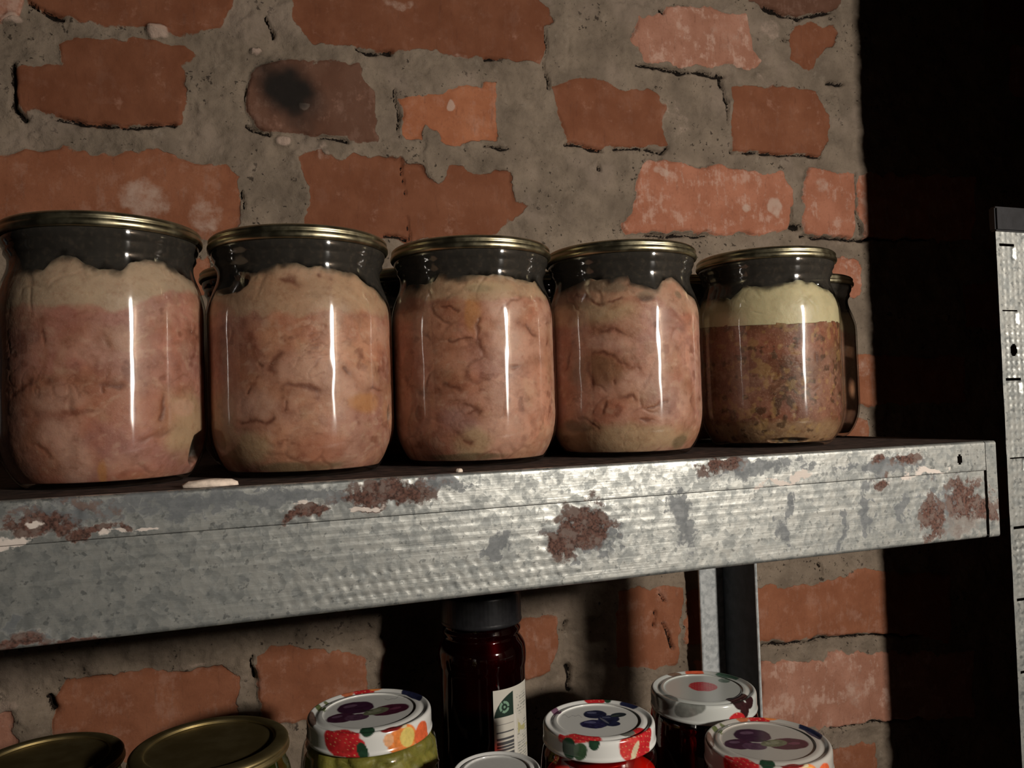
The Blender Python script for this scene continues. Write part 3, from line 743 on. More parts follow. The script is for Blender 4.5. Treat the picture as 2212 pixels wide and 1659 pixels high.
def contents(name, spec, H, seed, base, base2, fatc, mat, parent, zlo=None, zhi=None, speck=0.0, fat_only=False, ntheta=430, nz=190, chunk=0.020):
    th = np.linspace(-180, 180, ntheta, endpoint=False)
    g = np.array(glass_prof(H)); g = densify(g)
    o = g[:, 1].argmin()
    gz, gr = g[o:, 1], np.maximum(g[o:, 0] - 0.0009, 0)
    ztop = interp_ring(spec['top'], th) / 1000 if zhi is None else zhi(th)
    ztop = ztop + (fbm(np.stack([th * .11, th * 0, th * 0 + seed], -1), seed, 3) - 0.5) * 0.0032
    z0 = np.full(th.shape, 0.0028) if zlo is None else zlo(th)
    q = np.linspace(0, 1, nz)[:, None]
    Z = z0 + (ztop - z0) * q
    R = np.interp(Z, gz, gr)
    T = np.broadcast_to(th, Z.shape)
    tr = np.radians(T)
    P = np.stack([R * np.sin(tr), -R * np.cos(tr), Z], -1)
    P3 = P + seed * 0.137
    wv = np.stack([fbm(P3 * 55, s + seed, 3) - 0.5 for s in (1, 2, 3)], -1) * 0.022
    f1, f2, cid = worley((P3 + wv) / chunk, seed)
    f1b, f2b, cidb = worley((P3 + wv * 1.3) / (chunk * 0.38), seed + 5)
    gate = sst(0.52, 0.80, vnoise(P3 * 70, seed + 11))
    ca = (1 - sst(0.0, 0.13, f2 - f1)) * gate
    cb = (1 - sst(0.0, 0.10, f2b - f1b)) * sst(0.66, 0.9, vnoise(P3 * 60, seed + 12))
    S = T * JR * 1000 * math.pi / 180; Zm = Z * 1000
    wob = (fbm(P3 * 130, seed + 21, 5) - 0.5) * 7.0
    wob2 = (fbm(P3 * 130, seed + 22, 5) - 0.5) * 7.0
    ct = np.zeros(Z.shape); halo = ct.copy()
    for w, p in spec.get('cr', []):
        d = seg_dist(S + wob, Zm + wob2, [(a * JR * 1000 * math.pi / 180, b) for a, b in p])
        ww = w * 0.62 * (0.35 + 1.2 * vnoise(P3 * 300, seed + 23))
        wk = 0.12 + 0.95 * sst(0.3, 0.62, vnoise(P3 * 170, seed + 24))
        ct = np.maximum(ct, wk * np.exp(-(d / ww) ** 2)); halo = np.maximum(halo, np.exp(-(d / (w * 1.3 + 1.2)) ** 2))
    n1 = fbm(P3 * 75, seed + 31, 4); n2 = fbm(P3 * 190, seed + 32, 4); n3 = fbm(P3 * 30, seed + 33, 3)
    n4 = fbm(P3 * 620, seed + 35, 2)
    c = np.array(base) + (np.array(base2) - np.array(base)) * sst(0.38, 0.62, n3)[..., None]
    def lay(c, col, f): return c + (np.array(col) - c) * np.clip(f, 0, 1)[..., None]
    c = c * (0.84 + 0.30 * cid)[..., None]
    c = lay(c, PAL['red'], 0.70 * sst(0.48, 0.68, n1)); c = lay(c, PAL['purple'], 0.45 * sst(0.50, 0.68, fbm(P3 * 42, seed + 61, 4))); c = lay(c, (0.42, 0.205, 0.11), 0.32 * sst(0.52, 0.68, fbm(P3 * 48, seed + 62, 4)))
    c = lay(c, PAL['pale'], 0.45 * sst(0.52, 0.72, fbm(P3 * 60, seed + 36, 4)))
    c = lay(c, PAL['tan'], 0.22 * sst(0.55, 0.70, fbm(P3 * 95, seed + 37, 4)))
    fib = fbm(np.stack([P3[..., 0] * 240 + P3[..., 2] * 60, P3[..., 1] * 240, P3[..., 2] * 420 + n3 * 8], -1), seed + 38, 3)
    c = lay(c, (0.30, 0.12, 0.075), 0.40 * sst(0.56, 0.74, fib)); c = lay(c, (0.66, 0.44, 0.32), 0.35 * sst(0.60, 0.76, 1 - fib))
    c = lay(c, (0.20, 0.06, 0.035), 0.55 * sst(0.66, 0.76, fbm(P3 * 150, seed + 39, 4)))
    gp = np.zeros(Z.shape)
    for k, a, b, ra, rb in spec.get('bl', []):
        dt = (T - a + 180) % 360 - 180
        d = np.hypot(dt / max(ra, 1) + wob * 0.07, (Zm - b) / rb + wob2 * 0.07)
        f = 1 - sst(0.55, 1.15, d)
        if k == 'gap':
            f = 1 - sst(0.72, 1.15, d); gp = np.maximum(gp, f); c = lay(c, PAL['gap'], f * 0.92)
        else: c = lay(c, PAL[k], f * (0.8 if k in ('tan', 'olive', 'brown', 'orange', 'hollow_shade') else 0.6))
    fm = np.zeros(Z.shape)
    if 'fat' in spec:
        zf = interp_ring(spec['fat'], th)
        fm = sst(-1.6, 1.6, Zm - zf + wob * 0.9 + (n1 - 0.5) * 9)
        c = lay(c, np.array(fatc), fm * spec.get('fatk', 0.8))
        if gp.max() > 0: c = lay(c, PAL['gap'], gp * 0.92)
    if fat_only:
        c = np.zeros_like(c) + np.array(fatc) * (0.9 + 0.2 * n1)[..., None]
    cr = np.clip(np.maximum(ct, np.maximum(ca * 0.55, cb * 0.40)) , 0, 1) * (1 - 0.8 * fm * (0 if not fat_only else 1))
    if 'fat' in spec: cr = np.maximum(cr * (1 - 0.7 * fm), ct)
    if fat_only: cr = ct * 0
    c = lay(c, (0.33, 0.125, 0.065), halo * 0.45 * (1 - 0.6 * fm)); c = lay(c, (0.19, 0.062, 0.036), cr * 0.78)
    c = c * (0.86 + 0.30 * (n2 - 0.2))[..., None]
    if speck:
        c = c * np.array((0.66, 0.60, 0.56))
        sp = sst(0.60, 0.70, fbm(P3 * 240, seed + 41, 3)) * speck
        c = lay(c, (0.065, 0.030, 0.012), sp)
        c = lay(c, (0.42, 0.26, 0.10), sst(0.58, 0.68, fbm(P3 * 300, seed + 42, 2)) * speck * 0.5)
    if zhi is None or fat_only:              # smeared, thinning upper margin
        em = sst(0.0, 0.0045, (ztop - Z) + (n4 - 0.5) * 0.005)
        c = lay(c, np.array(fatc) * 0.55, (1 - em) * 0.6)
    dep = 0.0004 * n2 + 0.00035 * ct + 0.0003 * ca + 0.0002 * cb + 0.0050 * gp
    R2 = np.maximum(R - dep, 0.001)
    P = np.stack([R2 * np.sin(tr), -R2 * np.cos(tr), Z], -1)
    # close the underside and the lumpy top
    zmean = ztop.mean()
    rows_t, cols_t = [], []
    for k, f in enumerate(np.linspace(0.96, 0.02, 16)):
        rr = R2[-1] * f
        pz = np.stack([rr * np.sin(tr[0]), -rr * np.cos(tr[0]), th * 0], -1)
        zt = ztop * f ** 2 + (zmean - 0.004) * (1 - f ** 2) - 0.0012 + (fbm(pz * 120 + seed, seed + 51, 3) - 0.5) * 0.010 * (1 - f ** 6)
        zt = np.minimum(zt, H - 0.010)
        pz[:, 2] = zt; rows_t.append(pz); cols_t.append(np.clip(c[-1] * (0.75 + 0.5 * fbm(pz * 200, seed + 52, 3))[:, None], 0, 1))
    rows_b, cols_b = [], []
    for f in (0.05, 0.5, 0.85):
        pz = P[0].copy(); pz[:, :2] *= f; rows_b.append(pz); cols_b.append(c[0])
    P = np.concatenate([np.array(rows_b), P, np.array(rows_t)]); c = np.concatenate([np.array(cols_b), c, np.array(cols_t)])
    me = grid_mesh(name, P, wrap=True, attrs=dict(tissue=np.clip(c, 0, 1)))
    return link(name, me, mat, parent)

def shell(name, prof, mat, parent, n=112, step=0.0012):
    return link(name, lathe(name, prof, n, True, step), mat, parent)

def jar_glass(spec, H, parent, n=200):
    p = densify(glass_prof(H), 0.0012)
    th = np.linspace(-180, 180, n, endpoint=False); tr = np.radians(th)
    r = np.maximum(p[:, 0], 1e-5)[:, None]
    P = np.stack([r * np.sin(tr), -r * np.cos(tr), p[:, 1][:, None] + 0 * th], -1)
    zt = interp_ring(spec['top'], th) / 1000
    shd = sst(-0.0030, 0.0022, P[..., 2] - zt + (fbm(P * 200, 5, 5) - 0.5) * 0.010) * (p[:, 0] > 0.03)[:, None]  # dark film above the fill line, painting in headspace shade
    return link('glass_body', grid_mesh('glass_body', P, wrap=True, attrs=dict(residue_shade=shd)), M_JARGLASS, parent)

GRP = 'canning jars of meat on the upper shelf'
def meat_jar(x, y, s, H, label, spec, seed, base, base2, fatc, mat=None, **kw):
    t = empty('preserving_jar', (x, y, ZS + 0.0001), label, 'jar', GRP)
    t.scale = (s, s, s)
    jar_glass(spec, H, t)
    link('lid', lathe('lid', lid_prof(H), 112, True, 0.0006), M_GOLD, t)
    if 'split' in spec:
        zb = lambda th: interp_ring(spec['fat'], th) / 1000
        sp = dict(spec); sp.pop('fat')
        contents('meat', sp, H, seed, base, base2, fatc, mat or M_MEAT, t, zhi=zb, **kw)
        contents('fat_layer', sp, H, seed + 3, fatc, fatc, fatc, M_FAT, t, zlo=lambda th: zb(th) - 0.0004, fat_only=True, nz=70)
    else:
        contents('meat', spec, H, seed, base, base2, fatc, mat or M_MEAT, t, **kw)
    return t

MEAT[0]['fatk'] = 0.85; MEAT[1]['fatk'] = 0.55; MEAT[2]['fatk'] = 0.6; MEAT[3]['fatk'] = 0.35; MEAT[4]['split'] = True
meat_jar(-0.0518, 0.4143, 0.9985, 0.1176, 'leftmost front-row meat jar, with a broad pale fat band below the neck', MEAT[0], 11, (0.50, 0.232, 0.172), (0.42, 0.178, 0.138), (0.50, 0.375, 0.262))
meat_jar(0.0367, 0.4100, 1.0060, 0.1142, 'second front-row meat jar from the left, with one dark crooked crease', MEAT[1], 23, (0.54, 0.265, 0.165), (0.49, 0.210, 0.125), (0.52, 0.375, 0.240))
meat_jar(0.1272, 0.4146, 1.0000, 0.1146, 'middle meat jar of the five in front, filled evenly to the shoulder with pink meat', MEAT[2], 37, (0.55, 0.265, 0.178), (0.49, 0.225, 0.150), (0.52, 0.375, 0.235))
meat_jar(0.2163, 0.4119, 1.0000, 0.1156, 'meat jar with dark air gaps below its neck, beside the brown speckled one', MEAT[3], 41, (0.55, 0.275, 0.200), (0.46, 0.215, 0.145), (0.52, 0.370, 0.250))
meat_jar(0.3211, 0.4183, 0.9779, 0.1200, 'front-row jar of brown speckled meat under a thick pale-yellow fat layer', MEAT[4], 53, (0.25, 0.100, 0.050), (0.18, 0.075, 0.034), (0.56, 0.475, 0.290), M_SPICED, speck=0.8)

# second row, mostly hidden: one jar with its parts, then copies
def back_jar():
    H = 0.1146
    t = empty('preserving_jar', (0.396, 0.487, ZS + 0.0001), 'jar half hidden behind the brown speckled one at the right end of the shelf', 'jar', GRP)
    link('lid', lathe('lid', lid_prof(H), 72, True, 0.001), M_GOLD, t)
    sp = dict(top=[(-180, 88), (-90, 90), (0, 88), (90, 91)], fat=[(-180, 74), (0, 75), (90, 74)])
    jar_glass(sp, H, t, 72)
    contents('meat', sp, H, 71, (0.42, 0.20, 0.11), (0.36, 0.17, 0.09), (0.50, 0.40, 0.22), M_MEAT, t, ntheta=160, nz=70)
    return t
bj = back_jar()
for i, lab in enumerate(('back-row jar behind the gap between the fourth and fifth front jars', 'back-row jar behind the gap between the third and fourth front jars', 'back-row jar behind the gap between the second and third front jars', 'back-row jar whose dark lid shows between the first and second front jars')):
    c = bj.copy(); COL.objects.link(c)
    c.location = (0.392 - 0.0905 * (i + 1), 0.505, ZS + 0.0001); c.rotation_euler = (0, 0, 1.3 * (i + 1)); c['label'] = lab
    for ch in bj.children:
        d = ch.copy(); COL.objects.link(d); d.parent = c

# bits lying on the shelf edge
def flake(name, loc, rx, ry, h, label, cat, seed):
    th = np.linspace(0, 2 * np.pi, 28, endpoint=False)
    rows = []
    for f, z in ((1.0, 0.0), (0.97, h * 0.45), (0.75, h * 0.9), (0.4, h), (0.02, h * 0.9), ):
        rr = f * (0.75 + 0.5 * fbm(np.stack([np.cos(th) * 1.6, np.sin(th) * 1.6, th * 0 + seed], -1), seed, 3))
        rows.append(np.stack([rx * rr * np.cos(th), ry * rr * np.sin(th), z + h * 0.35 * (fbm(np.stack([np.cos(th) * 2 * f, np.sin(th) * 2 * f, th * 0 + z * 90], -1), seed + 2, 2) - 0.5) * (z > 0)], -1))
    P = np.array([np.concatenate([rows[0][:, :2] * 0.02, rows[0][:, 2:]], -1)] + rows)
    o = link(name, grid_mesh(name, P, wrap=True), M_FLAKE, None, loc)
    tag(o, label, cat); return o
flake('paint_flake', (-0.006, 0.3575, ZS), 0.0115, 0.0042, 0.0028, 'cream flake of old paint on the shelf edge between the two leftmost front jars', 'paint flake', 3)
flake('crumb', (0.0997, 0.3535, ZS), 0.0017, 0.0014, 0.0016, 'tiny pale crumb on the shelf edge below the middle meat jar', 'crumb', 8)

# ------------------------------------------------------------------ jars on the lower shelf
def camdir(x, y): return math.degrees(math.atan2(-x, y))      # degrees round from -Y towards +X that face the lens

def jar_body_prof(top, rn, rb, sh=0.030):
    """twist-off jar: base at 0, mouth at top, neck radius rn, body radius rb."""
    return [(0.0, 0.002), (rb * 0.7, 0.0012), (rb * 0.84, 0.0), (rb * 0.93, 0.003), (rb * 0.99, 0.010), (rb, 0.018), (rb, 0.03), (rb, max(0.034, top - sh - 0.010)), (rb * 0.992, max(0.038, top - sh)), (rb * 0.955, top - sh * 0.58), ((rn + rb * 0.93) / 2, top - sh * 0.38), (rn * 1.0, top - sh * 0.22), (rn * 0.985, top - sh * 0.1), (rn, top)]

def lid_print(name, R, h, motifs, face, parent, base=(0.74, 0.74, 0.71), cluster=None):
    """printed twist-off lid; motifs are drawn on the unrolled top + skirt, v pointing away from the lens side 'face'."""
    prof = [(0.0, h - 0.0016), (R * 0.70, h - 0.0014), (R * 0.74, h - 0.0006), (R * 0.80, h - 0.0007), (R * 0.86, h - 0.0016), (R * 0.90, h - 0.0010), (R * 0.945, h - 0.0003), (R * 0.975, h - 0.0010), (R * 0.99, h - 0.0028), (R * 0.992, h - 0.006), (R * 0.992, 0.0030), (R * 1.0, 0.0020), (R * 1.003, 0.0010), (R * 0.99, 0.0), (R * 0.95, 0.0006)]
    p = densify(prof, 0.0004)
    n = 300
    th = np.linspace(-np.pi, np.pi, n, endpoint=False)
    r = np.maximum(p[:, 0], 1e-5)[:, None]; z = p[:, 1][:, None]
    rim = p[:, 0].argmax()
    arc = np.concatenate([[0], np.cumsum(np.hypot(np.diff(p[:, 0]), np.diff(p[:, 1])))])[:, None]
    rho = arc / R + 0 * th
    ph = th - math.radians(face) + 0 * rho
    u, v = rho * np.sin(ph), -rho * np.cos(ph)
    P = np.stack([r * np.sin(th), -r * np.cos(th), z + 0 * th], -1)
    c = np.zeros(u.shape + (3,)) + np.array(base)
    N = np.stack([u * 9, v * 9, u * 0], -1); wob = (fbm(N, 3, 3) - 0.5) * 0.25
    tex = fbm(N * 2.2, 5, 3)
    for (cx, cy, rx, ry, rot, col, shade) in motifs:
        a = math.radians(rot); dx, dy = u - cx, v - cy
        e = np.hypot((dx * math.cos(a) + dy * math.sin(a)) / rx, (-dx * math.sin(a) + dy * math.cos(a)) / ry) + wob * 0.6
        f = (1 - sst(0.92, 1.04, e))[..., None]
        k = np.array(col) * (1 + shade * (tex - 0.5))[..., None]
        if col[0] > 0.45 and col[1] < 0.06:                      # strawberry: pale seeds
            sd = (np.sin(u * 60) * np.sin(v * 60 + u * 18) > 0.86)[..., None]
            k = np.where(sd, np.array((0.62, 0.30, 0.14)), k)
        c = c + (np.clip(k, 0, 1) - c) * f
    for (x0, x1, y, amp) in (cluster or []):              # thin handwritten-looking flourish
        d = np.abs(v - y - amp * np.sin(u * 38) * np.cos(u * 11))
        f = (1 - sst(0.006, 0.014, d)) * (u > x0) * (u < x1) * 0.7
        c = c + (np.array((0.22, 0.22, 0.22)) - c) * f[..., None]
    return link(name, grid_mesh(name, P, wrap=True, attrs=dict(print=c)), M_PRINT, parent)

PURP, NAVY, RED, LEAF, PEACH, YEL = (0.055, 0.018, 0.045), (0.022, 0.026, 0.065), (0.50, 0.022, 0.028), (0.020, 0.055, 0.030), (0.78, 0.24, 0.06), (0.72, 0.56, 0.16)
PLUM_LID = [(0.02, 0.97, 0.20, 0.15, 0, RED, 0.6), (0.25, 1.02, 0.16, 0.10, 0, PEACH, 0.5), (-0.30, 0.95, 0.12, 0.10, 0, (0.55, 0.16, 0.07), 0.6), (-0.80, 0.42, 0.07, 0.22, 25, (0.14, 0.17, 0.07), 0.6), (-0.66, 0.62, 0.05, 0.10, 40, (0.18, 0.20, 0.10), 0.6),
    (-0.20, 0.24, 0.31, 0.27, 0, PURP, 0.9), (-0.46, -0.12, 0.24, 0.20, 10, (0.065, 0.020, 0.045), 0.9), (-0.22, -0.18, 0.20, 0.14, 0, (0.11, 0.05, 0.09), 0.8), (0.32, -0.05, 0.34, 0.22, 15, (0.085, 0.018, 0.040), 0.9), (0.10, -0.04, 0.22, 0.13, 20, (0.17, 0.18, 0.11), 0.7),
    (-0.28, 0.34, 0.12, 0.06, 10, (0.15, 0.08, 0.13), 0.6), (-0.52, -0.05, 0.09, 0.05, 10, (0.15, 0.08, 0.13), 0.6), (0.08, -0.03, 0.12, 0.06, 20, (0.26, 0.27, 0.18), 0.5), (0.42, -0.02, 0.10, 0.05, 15, (0.18, 0.05, 0.09), 0.6), (-0.04, 0.05, 0.015, 0.12, 60, (0.03, 0.03, 0.02), 0.2),
    (0.84, 0.42, 0.12, 0.26, 15, NAVY, 0.9), (0.76, 0.62, 0.12, 0.14, 0, NAVY, 0.9), (-0.96, -0.05, 0.07, 0.35, 0, (0.16, 0.10, 0.08), 0.6),
    (-0.60, -0.93, 0.34, 0.27, -28, RED, 0.8), (-0.42, -1.20, 0.22, 0.20, -20, RED, 0.8), (-0.14, -0.90, 0.13, 0.17, 0, LEAF, 0.6), (-0.28, -1.26, 0.10, 0.16, 20, LEAF, 0.6),
    (0.50, -1.12, 0.34, 0.24, 18, PEACH, 0.7), (0.95, -0.88, 0.24, 0.22, 40, (0.75, 0.14, 0.05), 0.6), (0.58, -1.06, 0.17, 0.15, 10, YEL, 0.4), (0.40, -0.90, 0.10, 0.06, 0, (0.72, 0.62, 0.40), 0.4), (0.24, -0.94, 0.20, 0.09, 18, (0.22, 0.018, 0.018), 0.8), (0.20, -1.15, 0.10, 0.10, 0, (0.80, 0.42, 0.22), 0.5)]
BERRY_LID = [(-0.06, 1.0, 0.24, 0.13, 0, RED, 0.5), (0.20, 1.0, 0.08, 0.10, 0, LEAF, 0.5), (-0.85, 0.45, 0.10, 0.22, 30, (0.20, 0.10, 0.16), 0.7), (0.62, 0.75, 0.22, 0.12, -30, NAVY, 0.7),
    (-0.06, 0.30, 0.22, 0.20, 0, NAVY, 1.2), (-0.08, -0.14, 0.25, 0.20, 0, (0.030, 0.028, 0.085), 1.2), (0.18, 0.10, 0.20, 0.17, 0, NAVY, 1.2), (0.36, 0.28, 0.15, 0.10, 20, (0.03, 0.04, 0.05), 0.8), (0.24, -0.12, 0.14, 0.12, 0, NAVY, 1.0),
    (-0.12, 0.38, 0.09, 0.05, 0, (0.12, 0.13, 0.22), 0.5), (-0.15, -0.06, 0.11, 0.05, 0, (0.13, 0.13, 0.25), 0.5), (0.14, 0.17, 0.08, 0.04, 0, (0.11, 0.12, 0.20), 0.5), (0.10, 0.02, 0.025, 0.16, 30, (0.16, 0.16, 0.20), 0.2), (0.30, 0.24, 0.10, 0.025, 30, (0.07, 0.09, 0.07), 0.4),
    (-0.36, -0.84, 0.42, 0.17, -8, (0.60, 0.035, 0.040), 0.9), (-0.62, -1.02, 0.18, 0.18, 0, LEAF, 0.6), (-0.40, -1.14, 0.16, 0.14, 20, (0.05, 0.10, 0.05), 0.6), (-0.10, -1.05, 0.10, 0.12, 0, LEAF, 0.6),
    (0.80, -0.62, 0.26, 0.26, 30, RED, 0.7), (0.62, -1.02, 0.26, 0.22, 10, (0.58, 0.05, 0.045), 0.7), (0.98, -0.86, 0.20, 0.30, 20, RED, 0.7), (0.74, -1.02, 0.07, 0.20, 0, (0.62, 0.52, 0.34), 0.4), (0.50, -0.62, 0.16, 0.10, 30, (0.16, 0.16, 0.14), 0.6)]
CHERRY_LID = [(-0.16, 0.92, 0.20, 0.14, 0, (0.62, 0.11, 0.05), 0.6), (-0.60, 0.75, 0.18, 0.07, 20, (0.16, 0.10, 0.07), 0.6), (0.52, 0.78, 0.28, 0.17, -22, (0.07, 0.14, 0.10), 0.7), (0.42, 0.50, 0.12, 0.12, 0, (0.14, 0.20, 0.16), 0.5),
    (0.0, 0.12, 0.28, 0.26, 0, (0.52, 0.035, 0.050), 0.3), (0.56, -0.56, 0.16, 0.15, 0, (0.03, 0.012, 0.014), 0.9), (0.76, -0.40, 0.15, 0.15, 0, (0.03, 0.012, 0.014), 0.9), (0.66, -0.76, 0.15, 0.14, 0, (0.03, 0.012, 0.014), 0.9), (0.90, -0.56, 0.14, 0.14, 0, (0.035, 0.012, 0.014), 0.9), (0.88, -0.80, 0.15, 0.15, 0, (0.035, 0.012, 0.014), 0.9),
    (0.80, -1.05, 0.26, 0.14, 30, RED, 0.6), (-0.75, -0.70, 0.30, 0.22, -30, (0.22, 0.22, 0.20), 0.5), (-0.3, -1.05, 0.34, 0.16, 0, (0.20, 0.21, 0.19), 0.5)]

def lower_jar(x, y, zlid, label, lidR, lidh, rb, glass, kind='preserving_jar', group='jars on the lower shelf', neck=0.93):
    """zlid = height of the lid's top relative to the lens"""
    H = CAMZ + zlid - ZL
    t = empty(kind, (x, y, ZL + 0.0001), label, 'jar', group)
    link('glass_body', lathe('glass_body', jar_body_prof(H - 0.0025, lidR * neck, rb), 96, True, 0.0015), glass, t)
    return t, H

def fill(name, H, rn, rb, mat, parent, level, lump=0.0, col=None, col2=None, seed=1):
    """contents of a twist-off jar up to 'level'"""
    prof = densify(jar_body_prof(H - 0.0025, rn, rb), 0.0015)
    o = prof[:, 1].argmin(); gz, gr = prof[o:, 1], prof[o:, 0] - 0.0012
    zs = np.linspace(0.003, level, 60); th = np.linspace(-np.pi, np.pi, 160, endpoint=False)
    R = np.interp(zs, gz, gr)
    R = np.concatenate([[0.001, R[0] * 0.7], R, R[-1] * np.array([0.9, 0.6, 0.3, 0.02])]); Zc = np.concatenate([[0.003, 0.003], zs, level + np.array([0.0, 0.001, 0.001, 0.001])])
    Z2, T2 = np.meshgrid(Zc, th, indexing='ij'); R2 = np.broadcast_to(R[:, None], Z2.shape)
    P = np.stack([R2 * np.sin(T2), -R2 * np.cos(T2), Z2], -1)
    f1, f2, cid = worley(P / 0.016 + seed, seed)
    R3 = R2 - lump * (1 - sst(0, 0.35, f2 - f1)) * (R2 > 0.01)
    P2 = np.stack([R3 * np.sin(T2), -R3 * np.cos(T2), Z2], -1)
    c = np.array(col) + (np.array(col2) - np.array(col)) * cid[..., None]
    c = c * (0.7 + 0.6 * fbm(P * 300, seed, 3))[..., None]
    return link(name, grid_mesh(name, P2, wrap=True, attrs=dict(tissue=np.clip(c, 0, 1))), mat, parent)

def gold_lid(H, parent, k=1.0):
    o = link('lid', lathe('lid', [(r * k, z) for r, z in lid_prof(H)], 112, True, 0.0006), M_GOLDDULL, parent); return o
def mat_golddull():
    t = NT('dull_gold_tin'); p = t.pos(); nz = t.noise(p, 60, 4)
    c = t.mix(t.ramp(nz, 0.35, 0.7), (0.30, 0.23, 0.10), (0.42, 0.34, 0.17)); t.bsdf(c, 0.50, 1.0, t.bump(nz, 0.08, 0.0006)); return t.m
M_GOLDDULL = mat_golddull()
M_VEG = mat_meat('pickled_vegetables', 0.5, 0.4)

# two gold-lidded jars at the left
t, H = lower_jar(-0.105, 0.547, -0.199, 'plain gold-lidded jar in the bottom left corner of the photo', 0.0433, 0.009, 0.044, M_GREENGLASS)
fill('pickles', H, 0.040, 0.044, M_VEG, t, H - 0.020, 0.002, (0.12, 0.11, 0.03), (0.20, 0.18, 0.05), 3); gold_lid(H, t)
t, H = lower_jar(-0.012, 0.494, -0.185, 'gold-lidded jar with a bright rim, left of the plum-lidded pickle jar', 0.0433, 0.009, 0.0455, M_GREENGLASS)
fill('pickles', H, 0.040, 0.0455, M_VEG, t, H - 0.020, 0.002, (0.10, 0.11, 0.03), (0.18, 0.18, 0.05), 5); gold_lid(H, t)

# pickle jar with the plum lid
x, y = 0.086, 0.541
t, H = lower_jar(x, y, -0.1975, 'jar of yellow-green pickles under a white lid printed with plums and fruit', 0.041, 0.0145, 0.0455, M_GLASS)
fill('pickles', H, 0.0385, 0.0455, M_VEG, t, H - 0.016, 0.003, (0.20, 0.19, 0.035), (0.32, 0.29, 0.06), 7)
l = lid_print('lid', 0.041, 0.0145, PLUM_LID, camdir(x, y) + 6, t, cluster=[(0.30, 0.68, 0.42, 0.05)]); l.location = (0, 0, H - 0.0145)

# tall dark red jar with black cap and paper label
x, y = 0.2017, 0.660
DK = 1.075
H = (CAMZ - 0.155 - ZL) / DK
t = empty('preserving_jar', (x, y, ZL + 0.0012), 'tall dark red jar with a black cap and a white barcode label, against the wall', 'jar', 'jars on the lower shelf')
t.scale = (DK, DK, DK)
M_DARKGLASS = mat_glass('dark_red_glass', (0.30, 0.05, 0.06), 0.05)
link('glass_body', lathe('glass_body', [(0.0, 0.002), (0.024, 0.001), (0.029, 0.0), (0.0325, 0.004), (0.0335, 0.012), (0.0335, 0.03), (0.0335, 0.08), (0.0335, H - 0.064), (0.0345, H - 0.056), (0.0347, H - 0.049), (0.0337, H - 0.043), (0.0312, H - 0.0385), (0.0296, H - 0.036), (0.0296, H - 0.034), (0.0309, H - 0.0320), (0.0309, H - 0.0300), (0.0297, H - 0.0280), (0.0300, H - 0.025), (0.0300, H - 0.010)], 96, True, 0.0012), M_DARKGLASS, t)
link('preserve', lathe('preserve', [(0.0, 0.003), (0.029, 0.003), (0.0322, 0.010), (0.0322, H - 0.064), (0.0330, H - 0.054), (0.0322, H - 0.044), (0.0290, H - 0.037), (0.0285, H - 0.030), (0.0, H - 0.030)], 72, False), simple('dark_beet_preserve', (0.055, 0.008, 0.014), 0.35, 0, 0.5, 0.3, 80), t)
def cap_mesh():
    p = densify([(0.0, H - 0.0022), (0.022, H - 0.0022), (0.0245, H - 0.0012), (0.0275, H), (0.0300, H - 0.0006), (0.0316, H - 0.0026), (0.0320, H - 0.006), (0.0320, H - 0.0225), (0.0324, H - 0.0240), (0.0318, H - 0.0254), (0.030, H - 0.0250)], 0.0008)
    th = np.linspace(0, 2 * np.pi, 240, endpoint=False)
    rib = 1 + 0.0012 * np.cos(th * 60)[None, :] * ((p[:, 1] < H - 0.004) & (p[:, 1] > H - 0.022))[:, None]
    r = np.maximum(p[:, 0], 1e-5)[:, None] * rib
    return grid_mesh('cap', np.stack([r * np.sin(th), -r * np.cos(th), p[:, 1][:, None] + 0 * th], -1), wrap=True)
cp = link('cap', cap_mesh(), M_BLACKPL, t); cp['label'] = 'black screw cap'
def paper_label(z1, z0, a0, a1, r):
    na, nz = 150, 220
    a = np.radians(np.linspace(a0, a1, na)); tt = np.linspace(0, 1, nz)
    A, T_ = np.meshgrid(a, tt); S = np.broadcast_to(np.linspace(0, 1, na), A.shape)
    P = np.stack([r * np.sin(A), -r * np.cos(A), z1 + (z0 - z1) * T_], -1)
    c = np.zeros(A.shape + (3,)) + np.array((0.60, 0.57, 0.50))
    N = np.stack([S * 12, T_ * 24, S * 0], -1)
    def put(mask, col): c[mask] = np.array(col)
    put((S < 0.46) & (T_ < 0.285) & (np.hypot((S - 0.62) / 0.62, (T_ - 0.33) / 0.30) < 1.0), (0.012, 0.030, 0.020))      # dark green panel under an arched edge
    d = np.hypot((S - 0.24) / 0.115, (T_ - 0.185) / 0.062); ang = np.degrees(np.arctan2(T_ - 0.185, (S - 0.24) * 0.54)) % 120
    put((d < 1.0) & (d > 0.58) & (ang > 16), (0.20, 0.34, 0.24))                                                      # ring of three arrows
    put((d < 0.22), (0.20, 0.34, 0.24))
    bars = (vnoise(np.stack([S * 0, np.floor(T_ * 96) * 0.71, S * 0], -1), 7) > 0.52)
    put((S > 0.05) & (S < 0.45) & (T_ > 0.36) & (T_ < 0.88) & bars, (0.075, 0.075, 0.08))                             # barcode, lying on its side
    txt = (np.sin(T_ * 210) > 0.1) & (vnoise(np.stack([S * 46, np.floor(T_ * 33.4), S * 0], -1), 9) > 0.45)
    put((S > 0.56) & (S < 0.95) & (T_ > 0.10) & (T_ < 0.95) & txt & (fbm(N * 0.5, 4, 2) > 0.40), (0.30, 0.30, 0.27))
    put((S > 0.58) & (fbm(N * 0.45, 14, 2) > 0.60) & (T_ > 0.35), (0.46, 0.42, 0.20))
    put((S > 0.48) & (S < 0.53) & (T_ > 0.28), (0.66, 0.63, 0.58))
    return grid_mesh('paper_label', P, attrs=dict(print=c), flip=True)
v0 = camdir(x, y)
